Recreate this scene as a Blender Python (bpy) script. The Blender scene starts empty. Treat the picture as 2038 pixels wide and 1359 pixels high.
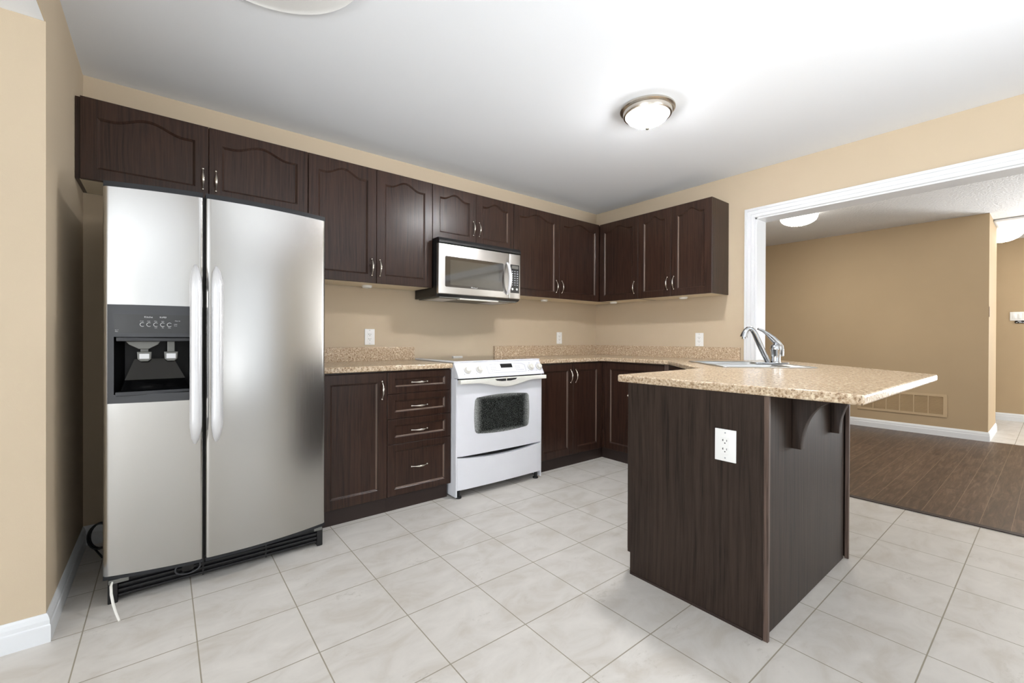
import bpy, bmesh, math, random
from mathutils import Vector, Matrix
random.seed(7)
S = bpy.context.scene
COL = S.collection
R = math.radians

# ---------------------------------------------------------------- camera, world, lights, exposure
F_PX = 868.08
cam_d = bpy.data.cameras.new('camera')
cam_d.sensor_fit = 'HORIZONTAL'; cam_d.sensor_width = 36.0
cam_d.lens = F_PX / 2038 * 36.0
cam_d.shift_y = -3.44 / 2038
cam_d.clip_start = 0.05
cam = bpy.data.objects.new('camera', cam_d); COL.objects.link(cam)
yaw, pitch, roll = -0.6737, -0.0036, 0.0037
fw = Vector((math.sin(-yaw) * math.cos(pitch), math.cos(-yaw) * math.cos(pitch), math.sin(pitch)))
rt = Vector((math.cos(-yaw), -math.sin(-yaw), 0)); up = rt.cross(fw)
r2 = rt * math.cos(roll) + up * math.sin(roll); u2 = r2.cross(fw)
M = Matrix((r2, u2, -fw)).transposed().to_4x4(); M.translation = Vector((-3.6888, -3.1530, 1.0845))
cam.matrix_world = M
S.camera = cam
S.view_settings.view_transform = 'Standard'; S.view_settings.look = 'None'
S.view_settings.gamma = 1.0; S.view_settings.use_curve_mapping = False
S.view_settings.exposure = 0.02
w = bpy.data.worlds.new('sky'); S.world = w; w.use_nodes = True
w.node_tree.nodes['Background'].inputs[0].default_value = (0.86, 0.93, 1.0, 1)
w.node_tree.nodes['Background'].inputs[1].default_value = 1.0

def area(name, loc, rot, sx, sy, power, col=(1, 1, 1), spread=180):
    d = bpy.data.lights.new(name, 'AREA'); d.shape = 'RECTANGLE'; d.size = sx; d.size_y = sy
    d.energy = power; d.color = col; d.spread = R(spread)
    o = bpy.data.objects.new(name, d); o.location = loc; o.rotation_euler = rot; COL.objects.link(o); return o
# daylight entering through the glazed openings behind and beside the photographer
area('daylight_patio', (-2.1, -6.16, 1.25), (R(90), 0, 0), 2.3, 2.0, 10, (0.92, 0.96, 1.0))
area('daylight_family', (-7.66, -4.1, 1.2), (R(95), 0, R(-90)), 3.1, 1.8, 95, (0.92, 0.96, 1.0))
area('daylight_family_rear', (-5.8, -6.16, 1.25), (R(90), 0, 0), 2.2, 1.7, 10, (0.92, 0.96, 1.0))
area('daylight_dining', (5.36, -4.75, 1.25), (R(100), 0, R(90)), 2.2, 1.85, 65, (0.93, 0.965, 1.0))
area('daylight_hall', (4.4, -6.16, 1.2), (R(100), 0, 0), 0.8, 1.9, 36, (1.0, 0.98, 0.95))
# fill lamps added at the same openings, aimed up to brighten the ceiling
area('ceiling_fill_patio', (-2.1, -6.20, 0.95), (R(121), 0, 0), 2.2, 1.3, 40, (0.94, 0.97, 1.0), 60)
area('ceiling_fill_family', (-7.70, -4.1, 0.95), (R(117), 0, R(-90)), 3.1, 1.2, 62, (0.94, 0.97, 1.0), 62)
area('ceiling_fill_dining', (5.40, -4.75, 0.95), (R(122), 0, R(90)), 2.2, 1.2, 105, (0.95, 0.975, 1.0), 90)

# ---------------------------------------------------------------- mesh helpers
def tag(o, label=None, cat=None, group=None, kind=None):
    for k, v in (('label', label), ('category', cat), ('group', group), ('kind', kind)):
        if v: o[k] = v
    return o
def thing(name, label, cat, loc=(0, 0, 0), rz=0.0, group=None):
    o = bpy.data.objects.new(name, None); o.empty_display_size = 0.05
    o.location = loc; o.rotation_euler = (0, 0, rz); COL.objects.link(o)
    return tag(o, label, cat, group)

class MB:
    def __init__(s): s.bm = bmesh.new()
    def _merge(s, b):
        me = bpy.data.meshes.new('t'); b.to_mesh(me); b.free(); s.bm.from_mesh(me); bpy.data.meshes.remove(me)
    def box(s, x0, x1, y0, y1, z0, z1, bev=0.0, seg=2):
        b = bmesh.new()
        bmesh.ops.create_cube(b, size=1)
        for v in b.verts:
            v.co = ((x0 + x1) / 2 + v.co.x * abs(x1 - x0), (y0 + y1) / 2 + v.co.y * abs(y1 - y0), (z0 + z1) / 2 + v.co.z * abs(z1 - z0))
        if bev: bmesh.ops.bevel(b, geom=b.edges[:], offset=bev, segments=seg, profile=0.5, affect='EDGES')
        s._merge(b); return s
    def prism(s, pts, a0, a1, plane='xy', bev=0.0, seg=3, cap_only=True):
        b = bmesh.new()
        def P(p, a):
            if plane == 'xy': return (p[0], p[1], a)
            if plane == 'xz': return (p[0], a, p[1])
            return (a, p[0], p[1])
        n = len(pts)
        lo = [b.verts.new(P(p, a0)) for p in pts]; hi = [b.verts.new(P(p, a1)) for p in pts]
        b.faces.new(lo[::-1]); b.faces.new(hi)
        for i in range(n): b.faces.new((lo[i], lo[(i + 1) % n], hi[(i + 1) % n], hi[i]))
        bmesh.ops.recalc_face_normals(b, faces=b.faces[:])
        if bev:
            hv, lv = set(hi), set(lo)
            if cap_only: g = [e for e in b.edges if (e.verts[0] in hv and e.verts[1] in hv) or (e.verts[0] in lv and e.verts[1] in lv)]
            else: g = b.edges[:]
            bmesh.ops.bevel(b, geom=g, offset=bev, segments=seg, profile=0.5, affect='EDGES')
        s._merge(b); return s
    def tube(s, pts, r, seg=12, cap=True, flat=1.0, flat_dir=None):
        b = bmesh.new(); n = len(pts); P = [Vector(p) for p in pts]
        rr = r if isinstance(r, (list, tuple)) else [r] * n
        rings = []; prev = None
        for i in range(n):
            t = (P[min(i + 1, n - 1)] - P[max(i - 1, 0)]).normalized()
            if prev is None:
                a = Vector(flat_dir) if flat_dir else (Vector((0, 0, 1)) if abs(t.z) < 0.9 else Vector((1, 0, 0)))
            else: a = prev
            a = (a - t * a.dot(t)).normalized(); prev = a; c = t.cross(a)
            rings.append([b.verts.new(P[i] + a * (rr[i] * flat * math.cos(k * 2 * math.pi / seg)) + c * (rr[i] * math.sin(k * 2 * math.pi / seg))) for k in range(seg)])
        for i in range(n - 1):
            for k in range(seg): b.faces.new((rings[i][k], rings[i][(k + 1) % seg], rings[i + 1][(k + 1) % seg], rings[i + 1][k]))
        if cap: b.faces.new(rings[0][::-1]); b.faces.new(rings[-1])
        bmesh.ops.recalc_face_normals(b, faces=b.faces[:])
        s._merge(b); return s
    def lathe(s, prof, c=(0, 0, 0), seg=40, M=None, rib=0, ribn=0):
        b = bmesh.new(); rings = []
        for (r, z) in prof:
            ring = []
            for k in range(seg):
                a = k * 2 * math.pi / seg
                q = r * (1 + (rib * math.cos(a * ribn) if ribn else 0))
                v = Vector((q * math.cos(a), q * math.sin(a), z))
                if M: v = M @ v
                ring.append(b.verts.new(v + Vector(c)))
            rings.append(ring)
        for i in range(len(prof) - 1):
            for k in range(seg): b.faces.new((rings[i][k], rings[i][(k + 1) % seg], rings[i + 1][(k + 1) % seg], rings[i + 1][k]))
        b.faces.new(rings[0][::-1]); b.faces.new(rings[-1])
        bmesh.ops.recalc_face_normals(b, faces=b.faces[:])
        s._merge(b); return s
    def faces(s, verts, faces):
        b = bmesh.new(); vs = [b.verts.new(v) for v in verts]
        for f in faces: b.faces.new([vs[i] for i in f])
        s._merge(b); return s
    def recalc(s): bmesh.ops.recalc_face_normals(s.bm, faces=s.bm.faces[:]); return s
    def weld(s, d=1e-5): bmesh.ops.remove_doubles(s.bm, verts=s.bm.verts[:], dist=d); return s
    def build(s, name, mat, parent=None, smooth=None, kind=None):
        me = bpy.data.meshes.new(name)
        if smooth is not None:
            for f in s.bm.faces: f.smooth = True
            ang = R(smooth)
            for e in s.bm.edges:
                if len(e.link_faces) == 2 and e.calc_face_angle(0) > ang: e.smooth = False
        s.bm.to_mesh(me); s.bm.free()
        me.materials.append(mat)
        o = bpy.data.objects.new(name, me); COL.objects.link(o)
        if parent: o.parent = parent
        if kind: o['kind'] = kind
        return o

def text(body, name, mat, parent, loc, size, rot=(R(90), 0, 0), align='CENTER'):
    c = bpy.data.curves.new(name, 'FONT'); c.body = body; c.size = size; c.align_x = align; c.align_y = 'CENTER'
    c.extrude = 0.0003; c.resolution_u = 2
    t = bpy.data.objects.new(name, c); COL.objects.link(t)
    dg = bpy.context.evaluated_depsgraph_get()
    me = bpy.data.meshes.new_from_object(t.evaluated_get(dg)); me.name = name
    bpy.data.objects.remove(t); bpy.data.curves.remove(c)
    me.materials.clear(); me.materials.append(mat)
    o = bpy.data.objects.new(name, me); COL.objects.link(o); o.parent = parent
    o.location = loc; o.rotation_euler = rot
    return o

# ---------------------------------------------------------------- materials
def srgb(r, g, b):
    f = lambda c: (c / 255) / 12.92 if c / 255 <= 0.04045 else ((c / 255 + 0.055) / 1.055) ** 2.4
    return (f(r), f(g), f(b), 1)
def new_mat(name):
    m = bpy.data.materials.new(name); m.use_nodes = True
    nt = m.node_tree; return m, nt, nt.nodes['Principled BSDF']
def node(nt, t, **kw):
    n = nt.nodes.new(t)
    for k, v in kw.items():
        if k in n.inputs: n.inputs[k].default_value = v
        else: setattr(n, k, v)
    return n
def ramp(nt, stops, src):
    n = nt.nodes.new('ShaderNodeValToRGB'); e = n.color_ramp.elements
    e[0].position, e[0].color = stops[0]; e[1].position, e[1].color = stops[-1]
    for p, c in stops[1:-1]:
        q = e.new(p); q.color = c
    nt.links.new(src, n.inputs[0]); return n
def plain(name, col, rough=0.5, metal=0.0, bump=0.0, bscale=200, spec=0.5, vary=0.0, coat=0.0):
    m, nt, p = new_mat(name)
    p.inputs['Base Color'].default_value = col; p.inputs['Roughness'].default_value = rough
    p.inputs['Metallic'].default_value = metal; p.inputs['Specular IOR Level'].default_value = spec
    p.inputs['Coat Weight'].default_value = coat
    g = node(nt, 'ShaderNodeNewGeometry')
    nz = node(nt, 'ShaderNodeTexNoise', Scale=bscale, Detail=4.0); nt.links.new(g.outputs['Position'], nz.inputs['Vector'])
    if bump:
        b = node(nt, 'ShaderNodeBump', Strength=min(bump, 1.0), Distance=0.002 if bump < 1 else 0.012)
        nt.links.new(nz.outputs[0], b.inputs['Height']); nt.links.new(b.outputs[0], p.inputs['Normal'])
    if vary:
        n2 = node(nt, 'ShaderNodeTexNoise', Scale=3.0, Detail=3.0); nt.links.new(g.outputs['Position'], n2.inputs['Vector'])
        c0 = tuple(c * (1 - vary) for c in col[:3]) + (1,); c1 = tuple(min(1, c * (1 + vary)) for c in col[:3]) + (1,)
        rp = ramp(nt, [(0.3, c0), (0.7, c1)], n2.outputs[0]); nt.links.new(rp.outputs[0], p.inputs['Base Color'])
    return m
def mapping(nt, scale, loc=(0, 0, 0), coord='Position', rot=(0, 0, 0)):
    if coord == 'Position': src = node(nt, 'ShaderNodeNewGeometry').outputs['Position']
    else: src = node(nt, 'ShaderNodeTexCoord').outputs['Object']
    mp = node(nt, 'ShaderNodeMapping'); mp.inputs['Scale'].default_value = scale
    mp.inputs['Location'].default_value = loc; mp.inputs['Rotation'].default_value = rot
    nt.links.new(src, mp.inputs['Vector']); return mp.outputs[0]

def wood(name, dark, light, horiz=False, rough=0.36, big=False):
    """dark stained oak with open vertical grain (object space)"""
    m, nt, p = new_mat(name)
    k = 1.0 if not big else 0.75
    sc = (95 * k, 95 * k, 2.0) if not horiz else (2.2, 70, 70)
    v = mapping(nt, sc, coord='Object')
    wv = mapping(nt, (1.3, 1.3, 0.55) if not horiz else (.55, 1.3, 1.3), coord='Object')
    warp = node(nt, 'ShaderNodeTexNoise', Scale=2.6 if not big else 1.5, Detail=2.0); nt.links.new(wv, warp.inputs['Vector'])
    add = node(nt, 'ShaderNodeVectorMath', operation='MULTIPLY_ADD')
    nt.links.new(warp.outputs['Color'], add.inputs[0]); add.inputs[1].default_value = (5, 5, 0.4) if not horiz else (.4, 5, 5)
    nt.links.new(v, add.inputs[2])
    n1 = node(nt, 'ShaderNodeTexNoise', Scale=1.0, Detail=5.0, Roughness=0.6); nt.links.new(add.outputs[0], n1.inputs['Vector'])
    fine = node(nt, 'ShaderNodeTexNoise', Scale=1.0, Detail=3.0)
    nt.links.new(mapping(nt, (420, 420, 9) if not horiz else (9, 420, 420), coord='Object'), fine.inputs['Vector'])
    mx = node(nt, 'ShaderNodeMath', operation='MULTIPLY_ADD'); nt.links.new(fine.outputs[0], mx.inputs[0]); mx.inputs[1].default_value = 0.45
    nt.links.new(n1.outputs[0], mx.inputs[2])
    rp = ramp(nt, [(0.52, dark), (0.66, tuple((a + b) / 2 for a, b in zip(dark, light))), (0.86, light)], mx.outputs[0])
    nt.links.new(rp.outputs[0], p.inputs['Base Color'])
    b = node(nt, 'ShaderNodeBump', Strength=0.5, Distance=0.0009); nt.links.new(mx.outputs[0], b.inputs['Height'])
    nt.links.new(b.outputs[0], p.inputs['Normal'])
    p.inputs['Roughness'].default_value = rough; p.inputs['Specular IOR Level'].default_value = 0.22 if big else 0.36
    return m

def tile_mat():
    m, nt, p = new_mat('ceramic_floor_tile')
    s = 0.3262
    v = mapping(nt, (1 / s, 1 / s, 1), (2.6165 / s + 20, 1.2451 / s + 20, 0))
    br = node(nt, 'ShaderNodeTexBrick', Scale=1.0, offset=0.0, squash=1.0)
    br.inputs['Brick Width'].default_value = 1.0; br.inputs['Row Height'].default_value = 1.0
    br.inputs['Mortar Size'].default_value = 0.0065; br.inputs['Mortar Smooth'].default_value = 0.1; br.inputs['Bias'].default_value = 0
    br.inputs['Color1'].default_value = (0.45, 0.45, 0.45, 1); br.inputs['Color2'].default_value = (0.55, 0.55, 0.55, 1)
    nt.links.new(v, br.inputs['Vector'])
    gp = mapping(nt, (1, 1.6, 1))
    n1 = node(nt, 'ShaderNodeTexNoise', Scale=5.0, Detail=6.0, Roughness=0.62, Distortion=0.6); nt.links.new(gp, n1.inputs['Vector'])
    base = ramp(nt, [(0.32, srgb(200, 193, 183)), (0.5, srgb(211, 206, 199)), (0.68, srgb(219, 214, 207))], n1.outputs[0])
    n2 = node(nt, 'ShaderNodeTexNoise', Scale=38.0, Detail=5.0, Roughness=0.7); nt.links.new(gp, n2.inputs['Vector'])
    n3 = node(nt, 'ShaderNodeTexNoise', Scale=6.0, Detail=2.0); nt.links.new(mapping(nt, (1, 1, 1), (5, 3, 0)), n3.inputs['Vector'])
    mul = node(nt, 'ShaderNodeMath', operation='MULTIPLY'); nt.links.new(n2.outputs[0], mul.inputs[0]); nt.links.new(n3.outputs[0], mul.inputs[1])
    sp = ramp(nt, [(0.36, (0, 0, 0, 1)), (0.44, (0.55, 0.55, 0.55, 1))], mul.outputs[0])
    mix = node(nt, 'ShaderNodeMixRGB'); nt.links.new(sp.outputs[0], mix.inputs[0]); nt.links.new(base.outputs[0], mix.inputs[1])
    mix.inputs[2].default_value = srgb(184, 178, 168)
    val = node(nt, 'ShaderNodeMixRGB', blend_type='MULTIPLY'); val.inputs[0].default_value = 0.14
    nt.links.new(mix.outputs[0], val.inputs[1]); nt.links.new(br.outputs['Color'], val.inputs[2])
    fin = node(nt, 'ShaderNodeMixRGB'); nt.links.new(br.outputs['Fac'], fin.inputs[0]); nt.links.new(val.outputs[0], fin.inputs[1])
    fin.inputs[2].default_value = srgb(152, 144, 128)
    nt.links.new(fin.outputs[0], p.inputs['Base Color'])
    rr = node(nt, 'ShaderNodeMath', operation='MULTIPLY_ADD'); nt.links.new(br.outputs['Fac'], rr.inputs[0]); rr.inputs[1].default_value = 0.4; rr.inputs[2].default_value = 0.36
    nt.links.new(rr.outputs[0], p.inputs['Roughness'])
    inv = node(nt, 'ShaderNodeMath', operation='SUBTRACT'); inv.inputs[0].default_value = 1; nt.links.new(br.outputs['Fac'], inv.inputs[1])
    b = node(nt, 'ShaderNodeBump', Strength=0.6, Distance=0.002); nt.links.new(inv.outputs[0], b.inputs['Height']); nt.links.new(b.outputs[0], p.inputs['Normal'])
    p.inputs['Specular IOR Level'].default_value = 0.4
    return m

def laminate_mat():
    m, nt, p = new_mat('dark_plank_floor')
    v = mapping(nt, (1, 1, 1), (10.02, 10 + 2.866 - 0.0, 0))
    br = node(nt, 'ShaderNodeTexBrick', Scale=1.0, offset=0.37, squash=1.0)
    br.inputs['Brick Width'].default_value = 1.2; br.inputs['Row Height'].default_value = 0.125
    br.inputs['Mortar Size'].default_value = 0.0012; br.inputs['Mortar Smooth'].default_value = 0.0
    br.inputs['Color1'].default_value = (0.2, 0.2, 0.2, 1); br.inputs['Color2'].default_value = (0.9, 0.9, 0.9, 1)
    nt.links.new(v, br.inputs['Vector'])
    n1 = node(nt, 'ShaderNodeTexNoise', Scale=1.0, Detail=6.0, Roughness=0.65, Distortion=0.8)
    off = node(nt, 'ShaderNodeVectorMath', operation='MULTIPLY_ADD'); nt.links.new(br.outputs['Color'], off.inputs[0]); off.inputs[1].default_value = (9, 3, 0)
    nt.links.new(mapping(nt, (4, 42, 1)), off.inputs[2]); nt.links.new(off.outputs[0], n1.inputs['Vector'])
    rp = ramp(nt, [(0.3, srgb(60, 46, 37)), (0.52, srgb(86, 67, 54)), (0.72, srgb(120, 99, 82))], n1.outputs[0])
    val = node(nt, 'ShaderNodeMixRGB', blend_type='MULTIPLY'); val.inputs[0].default_value = 0.3
    nt.links.new(rp.outputs[0], val.inputs[1]); nt.links.new(br.outputs['Color'], val.inputs[2])
    fin = node(nt, 'ShaderNodeMixRGB'); nt.links.new(br.outputs['Fac'], fin.inputs[0]); nt.links.new(val.outputs[0], fin.inputs[1])
    fin.inputs[2].default_value = srgb(132, 112, 92)  # lighter seams: the plank bevels' highlight is painted into the colour
    nt.links.new(fin.outputs[0], p.inputs['Base Color'])
    b = node(nt, 'ShaderNodeBump', Strength=0.35, Distance=0.0015); nt.links.new(n1.outputs[0], b.inputs['Height']); nt.links.new(b.outputs[0], p.inputs['Normal'])
    p.inputs['Roughness'].default_value = 0.38; p.inputs['Specular IOR Level'].default_value = 0.4
    return m

def granite_mat():
    m, nt, p = new_mat('speckled_granite_laminate')
    g = mapping(nt, (1, 1, 1))
    n1 = node(nt, 'ShaderNodeTexNoise', Scale=95.0, Detail=4.0, Roughness=0.6); nt.links.new(g, n1.inputs['Vector'])
    base = ramp(nt, [(0.34, srgb(144, 116, 90)), (0.43, srgb(182, 158, 130)), (0.52, srgb(198, 176, 148)), (0.64, srgb(216, 198, 174))], n1.outputs[0])
    v1 = node(nt, 'ShaderNodeTexNoise', Scale=150.0, Detail=2.0, Roughness=0.5); nt.links.new(mapping(nt, (1, 1, 1), (4, 7, 2)), v1.inputs['Vector'])
    dk = ramp(nt, [(0.61, (0, 0, 0, 1)), (0.66, (0.85, 0.85, 0.85, 1))], v1.outputs[0])
    mix = node(nt, 'ShaderNodeMixRGB'); nt.links.new(dk.outputs[0], mix.inputs[0]); nt.links.new(base.outputs[0], mix.inputs[1]); mix.inputs[2].default_value = srgb(112, 88, 68)
    n3 = node(nt, 'ShaderNodeTexNoise', Scale=60.0, Detail=2.0); nt.links.new(mapping(nt, (1, 1, 1), (1, 9, 5)), n3.inputs['Vector'])
    lt = ramp(nt, [(0.6, (0, 0, 0, 1)), (0.67, (0.7, 0.7, 0.7, 1))], n3.outputs[0])
    mix2 = node(nt, 'ShaderNodeMixRGB'); nt.links.new(lt.outputs[0], mix2.inputs[0]); nt.links.new(mix.outputs[0], mix2.inputs[1]); mix2.inputs[2].default_value = srgb(238, 224, 196)
    nt.links.new(mix2.outputs[0], p.inputs['Base Color'])
    p.inputs['Roughness'].default_value = 0.2; p.inputs['Specular IOR Level'].default_value = 0.4
    return m

def steel_mat(name, vert=True, rough=0.28, col=(0.74, 0.73, 0.71, 1), tangent=None, aniso=0.6):
    m, nt, p = new_mat(name)
    p.inputs['Base Color'].default_value = col; p.inputs['Metallic'].default_value = 1.0
    sc = (900, 900, 6) if vert else (6, 6, 900)
    n = node(nt, 'ShaderNodeTexNoise', Scale=1.0, Detail=2.0); nt.links.new(mapping(nt, sc), n.inputs['Vector'])
    rr = ramp(nt, [(0.3, (rough - 0.02,) * 3 + (1,)), (0.7, (rough + 0.02,) * 3 + (1,))], n.outputs[0])
    nt.links.new(rr.outputs[0], p.inputs['Roughness'])
    cc = ramp(nt, [(0.3, tuple(c * .985 for c in col[:3]) + (1,)), (0.7, col)], n.outputs[0]); nt.links.new(cc.outputs[0], p.inputs['Base Color'])
    if tangent:
        p.inputs['Anisotropic'].default_value = aniso
        c = node(nt, 'ShaderNodeCombineXYZ'); c.inputs[0].default_value, c.inputs[1].default_value, c.inputs[2].default_value = tangent
        nt.links.new(c.outputs[0], p.inputs['Tangent'])
    return m
def emis(name, col, st, base=(0.9, 0.9, 0.9, 1), down=0.0):
    """lit glass; 'down' adds the stronger glow of the bowl's underside, where the bulbs shine straight through"""
    m, nt, p = new_mat(name); p.inputs['Base Color'].default_value = base; p.inputs['Roughness'].default_value = 0.25
    n = node(nt, 'ShaderNodeTexNoise', Scale=40.0)
    rp = ramp(nt, [(0.2, tuple(c * .96 for c in col[:3]) + (1,)), (0.8, col)], n.outputs[0]); nt.links.new(rp.outputs[0], p.inputs['Emission Color'])
    p.inputs['Emission Strength'].default_value = st
    if down:
        g = node(nt, 'ShaderNodeNewGeometry'); sx = node(nt, 'ShaderNodeSeparateXYZ'); nt.links.new(g.outputs['True Normal'], sx.inputs[0])
        ng = node(nt, 'ShaderNodeMath', operation='MULTIPLY', use_clamp=True); nt.links.new(sx.outputs[2], ng.inputs[0]); ng.inputs[1].default_value = -1
        pw = node(nt, 'ShaderNodeMath', operation='POWER'); nt.links.new(ng.outputs[0], pw.inputs[0]); pw.inputs[1].default_value = 7
        ma = node(nt, 'ShaderNodeMath', operation='MULTIPLY_ADD'); nt.links.new(pw.outputs[0], ma.inputs[0]); ma.inputs[1].default_value = down; ma.inputs[2].default_value = st
        nt.links.new(ma.outputs[0], p.inputs['Emission Strength'])
    return m

PAINT = plain('tan_wall_paint', srgb(200, 183, 158), 0.75, bump=0.12, bscale=350, spec=0.25, vary=0.015)
PAINT_W = plain('pale_bounce_paint', srgb(228, 224, 216), 0.75, bump=0.12, bscale=350, spec=0.25, vary=0.015)  # unseen rear walls made pale to bounce more light into the room
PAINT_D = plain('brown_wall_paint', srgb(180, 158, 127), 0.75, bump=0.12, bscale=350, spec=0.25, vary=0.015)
CEIL = plain('white_ceiling_paint', srgb(238, 241, 245), 0.9, bump=0.1, bscale=200, spec=0.15)
POP = plain('stippled_ceiling', srgb(232, 232, 231), 0.95, bump=1.0, bscale=55, spec=0.1)
TRIM = plain('white_trim_paint', srgb(226, 228, 230), 0.38, bump=0.05, bscale=60, spec=0.4)
TILE, LAM, GRAN = tile_mat(), laminate_mat(), granite_mat()
WOOD = wood('espresso_oak', srgb(28, 17, 12), srgb(60, 40, 31), rough=.28)
WOODB = wood('espresso_oak_panel', srgb(31, 23, 19), srgb(58, 46, 39), big=True, rough=0.48)
WOODT = wood('espresso_oak_stile', srgb(58, 44, 38), srgb(104, 86, 76), rough=0.42)
WORN_GLINT = plain('rubbed_edge_with_glint', srgb(96, 77, 64), 0.5, bump=0.4, bscale=260, vary=0.25)  # wear and chamfer highlight mixed into one lighter colour
WOODK = plain('dark_toe_kick', srgb(44, 30, 25), 0.5, bump=0.2, bscale=120, vary=0.1)
MELA = plain('pale_melamine', srgb(226, 214, 190), 0.5, vary=0.02)
STEEL = steel_mat('brushed_stainless', True, 0.25, (0.49, 0.48, 0.465, 1), (1, 0, 0), 0.3)
STEELH = steel_mat('brushed_stainless_bright', False, 0.34, (0.60, 0.585, 0.56, 1))
SINKM = steel_mat('sink_steel', False, 0.3, (0.55, 0.55, 0.54, 1))
SILV = plain('satin_silver_plastic', srgb(226, 226, 228), 0.3, metal=0.25, spec=0.6, vary=0.01)
NICK = plain('satin_nickel', srgb(205, 198, 188), 0.25, metal=1.0, vary=0.03)
FIN = plain('dull_nickel', srgb(120, 116, 108), 0.5, metal=0.5, vary=0.03)
CHROME = plain('chrome', srgb(200, 203, 207), 0.07, metal=1.0, vary=0.01)
BLK = plain('black_plastic', srgb(16, 16, 18), 0.35, bump=0.05, bscale=300, vary=0.06)
BLKG = plain('gloss_black_plastic', srgb(12, 12, 13), 0.12, vary=0.05)
GREY = plain('charcoal_plastic', srgb(58, 59, 62), 0.42, bump=0.05, bscale=300, vary=0.04)
GREYD = plain('dark_grey_panel', srgb(50, 50, 50), 0.3, vary=0.04)
GREYM = plain('grey_metal', srgb(120, 120, 116), 0.4, metal=0.6, bump=0.3, bscale=220, vary=0.1)
FSIDE = plain('fridge_cabinet_grey', srgb(150, 150, 150), 0.5, bump=0.2, bscale=500, vary=0.03)
WHITE = plain('white_enamel', srgb(232, 233, 238), 0.22, spec=0.5, vary=0.006)
BISQ = plain('off_white_plastic', srgb(236, 234, 226), 0.3, vary=0.01)
OUTL = plain('white_outlet_plastic', srgb(244, 244, 242), 0.35, vary=0.006)
CAPM = plain('door_cap_plastic', srgb(38, 39, 42), 0.45, spec=0.3, vary=0.04)
CAV = plain('matte_black_liner', srgb(14, 14, 15), 0.45, spec=0.25, vary=0.05)
SLOT = plain('dark_slot', srgb(20, 20, 20), 0.6, vary=0.05)
GLASSK = plain('dark_reflective_glass', srgb(34, 26, 20), 0.05, spec=1.0, vary=0.05, coat=1.0)
COOKG = plain('ceramic_cooktop_glass', srgb(70, 56, 42), 0.06, spec=1.0, vary=0.05, coat=1.0)
MWIN = plain('microwave_window_mesh', srgb(64, 60, 52), 0.09, spec=1.0, vary=0.03, coat=1.0)
INK = plain('white_print', srgb(225, 225, 225), 0.5, vary=0.01)
INKG = plain('grey_print', srgb(168, 170, 176), 0.5, vary=0.02)
REDB = plain('dark_brass', srgb(110, 84, 66), 0.4, metal=0.6, vary=0.1)
PLAS = plain('medallion_plaster', srgb(238, 238, 236), 0.7, bump=0.05, vary=0.006)
GRIL = plain('tan_painted_grille', srgb(190, 166, 132), 0.6, bump=0.05, vary=0.03)
GRILD = plain('tan_louvres', srgb(176, 150, 114), 0.6, vary=0.06)

def oven_window_mat():
    m, nt, p = new_mat('dotted_oven_glass')
    v = mapping(nt, (520, 520, 520))
    vo = node(nt, 'ShaderNodeTexVoronoi', Scale=1.0); nt.links.new(v, vo.inputs['Vector'])
    oc = node(nt, 'ShaderNodeTexCoord'); sx = node(nt, 'ShaderNodeSeparateXYZ'); nt.links.new(oc.outputs['Generated'], sx.inputs[0])
    def edge(sock):
        a = node(nt, 'ShaderNodeMath', operation='SUBTRACT'); nt.links.new(sock, a.inputs[0]); a.inputs[1].default_value = 0.5
        b = node(nt, 'ShaderNodeMath', operation='ABSOLUTE'); nt.links.new(a.outputs[0], b.inputs[0]); return b.outputs[0]
    mxx = node(nt, 'ShaderNodeMath', operation='MULTIPLY_ADD'); nt.links.new(edge(sx.outputs['Z']), mxx.inputs[0]); mxx.inputs[1].default_value = 0.94; mxx.inputs[2].default_value = 0
    mx = node(nt, 'ShaderNodeMath', operation='MAXIMUM'); nt.links.new(edge(sx.outputs['X']), mx.inputs[0]); nt.links.new(mxx.outputs[0], mx.inputs[1])
    th = ramp(nt, [(0.36, (0.22,) * 3 + (1,)), (0.5, (0.66,) * 3 + (1,))], mx.outputs[0])
    lt = node(nt, 'ShaderNodeMath', operation='LESS_THAN'); nt.links.new(vo.outputs['Distance'], lt.inputs[0]); nt.links.new(th.outputs[0], lt.inputs[1])
    mix = node(nt, 'ShaderNodeMixRGB'); nt.links.new(lt.outputs[0], mix.inputs[0]); mix.inputs[1].default_value = srgb(26, 28, 26); mix.inputs[2].default_value = srgb(176, 178, 176)
    nt.links.new(mix.outputs[0], p.inputs['Base Color']); p.inputs['Roughness'].default_value = 0.15
    return m
OVENG = oven_window_mat()

# ---------------------------------------------------------------- the setting
ZC, XL, YS, ZS = 2.437, -4.016, -0.910, 2.199
def struct(name, mb, mat, smooth=None): return mb.build(name, mat, smooth=smooth, kind='structure')
struct('floor', MB().box(-7.5, 0.022, -6.0, 0.12, -0.05, 0), TILE)
struct('floor_dining', MB().box(0.022, 3.21, -6.0, 0.9, -0.05, 0), LAM)
struct('floor_hall', MB().box(3.21, 5.3, -6.0, 0.9, -0.05, 0), TILE)
struct('ceiling', MB().box(XL, 0.08, -6.0, 0.12, ZC, ZC + 0.1), CEIL)
struct('ceiling_family', MB().box(-7.5, XL - 0.0042, -6.0, YS - 0.0005, ZS, ZS + 0.0995), CEIL)
struct('ceiling_dining', MB().box(0.08, 5.3, -6.0, 0.9, ZC, ZC + 0.1), POP)
struct('wall_back', MB().box(XL - 0.2, 0.166, 0, 0.12, 0, ZC), PAINT)
wl = MB(); wl.box(-7.5, XL, YS, -0.0005, 0, ZS); wl.box(XL - 0.12, XL, -6.0, -.0005, ZS + .1, ZC - .0005); wl.box(XL - .004, XL, -6.0, -.0005, ZS, ZS + .1)
struct('wall_left', wl, PAINT)
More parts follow.
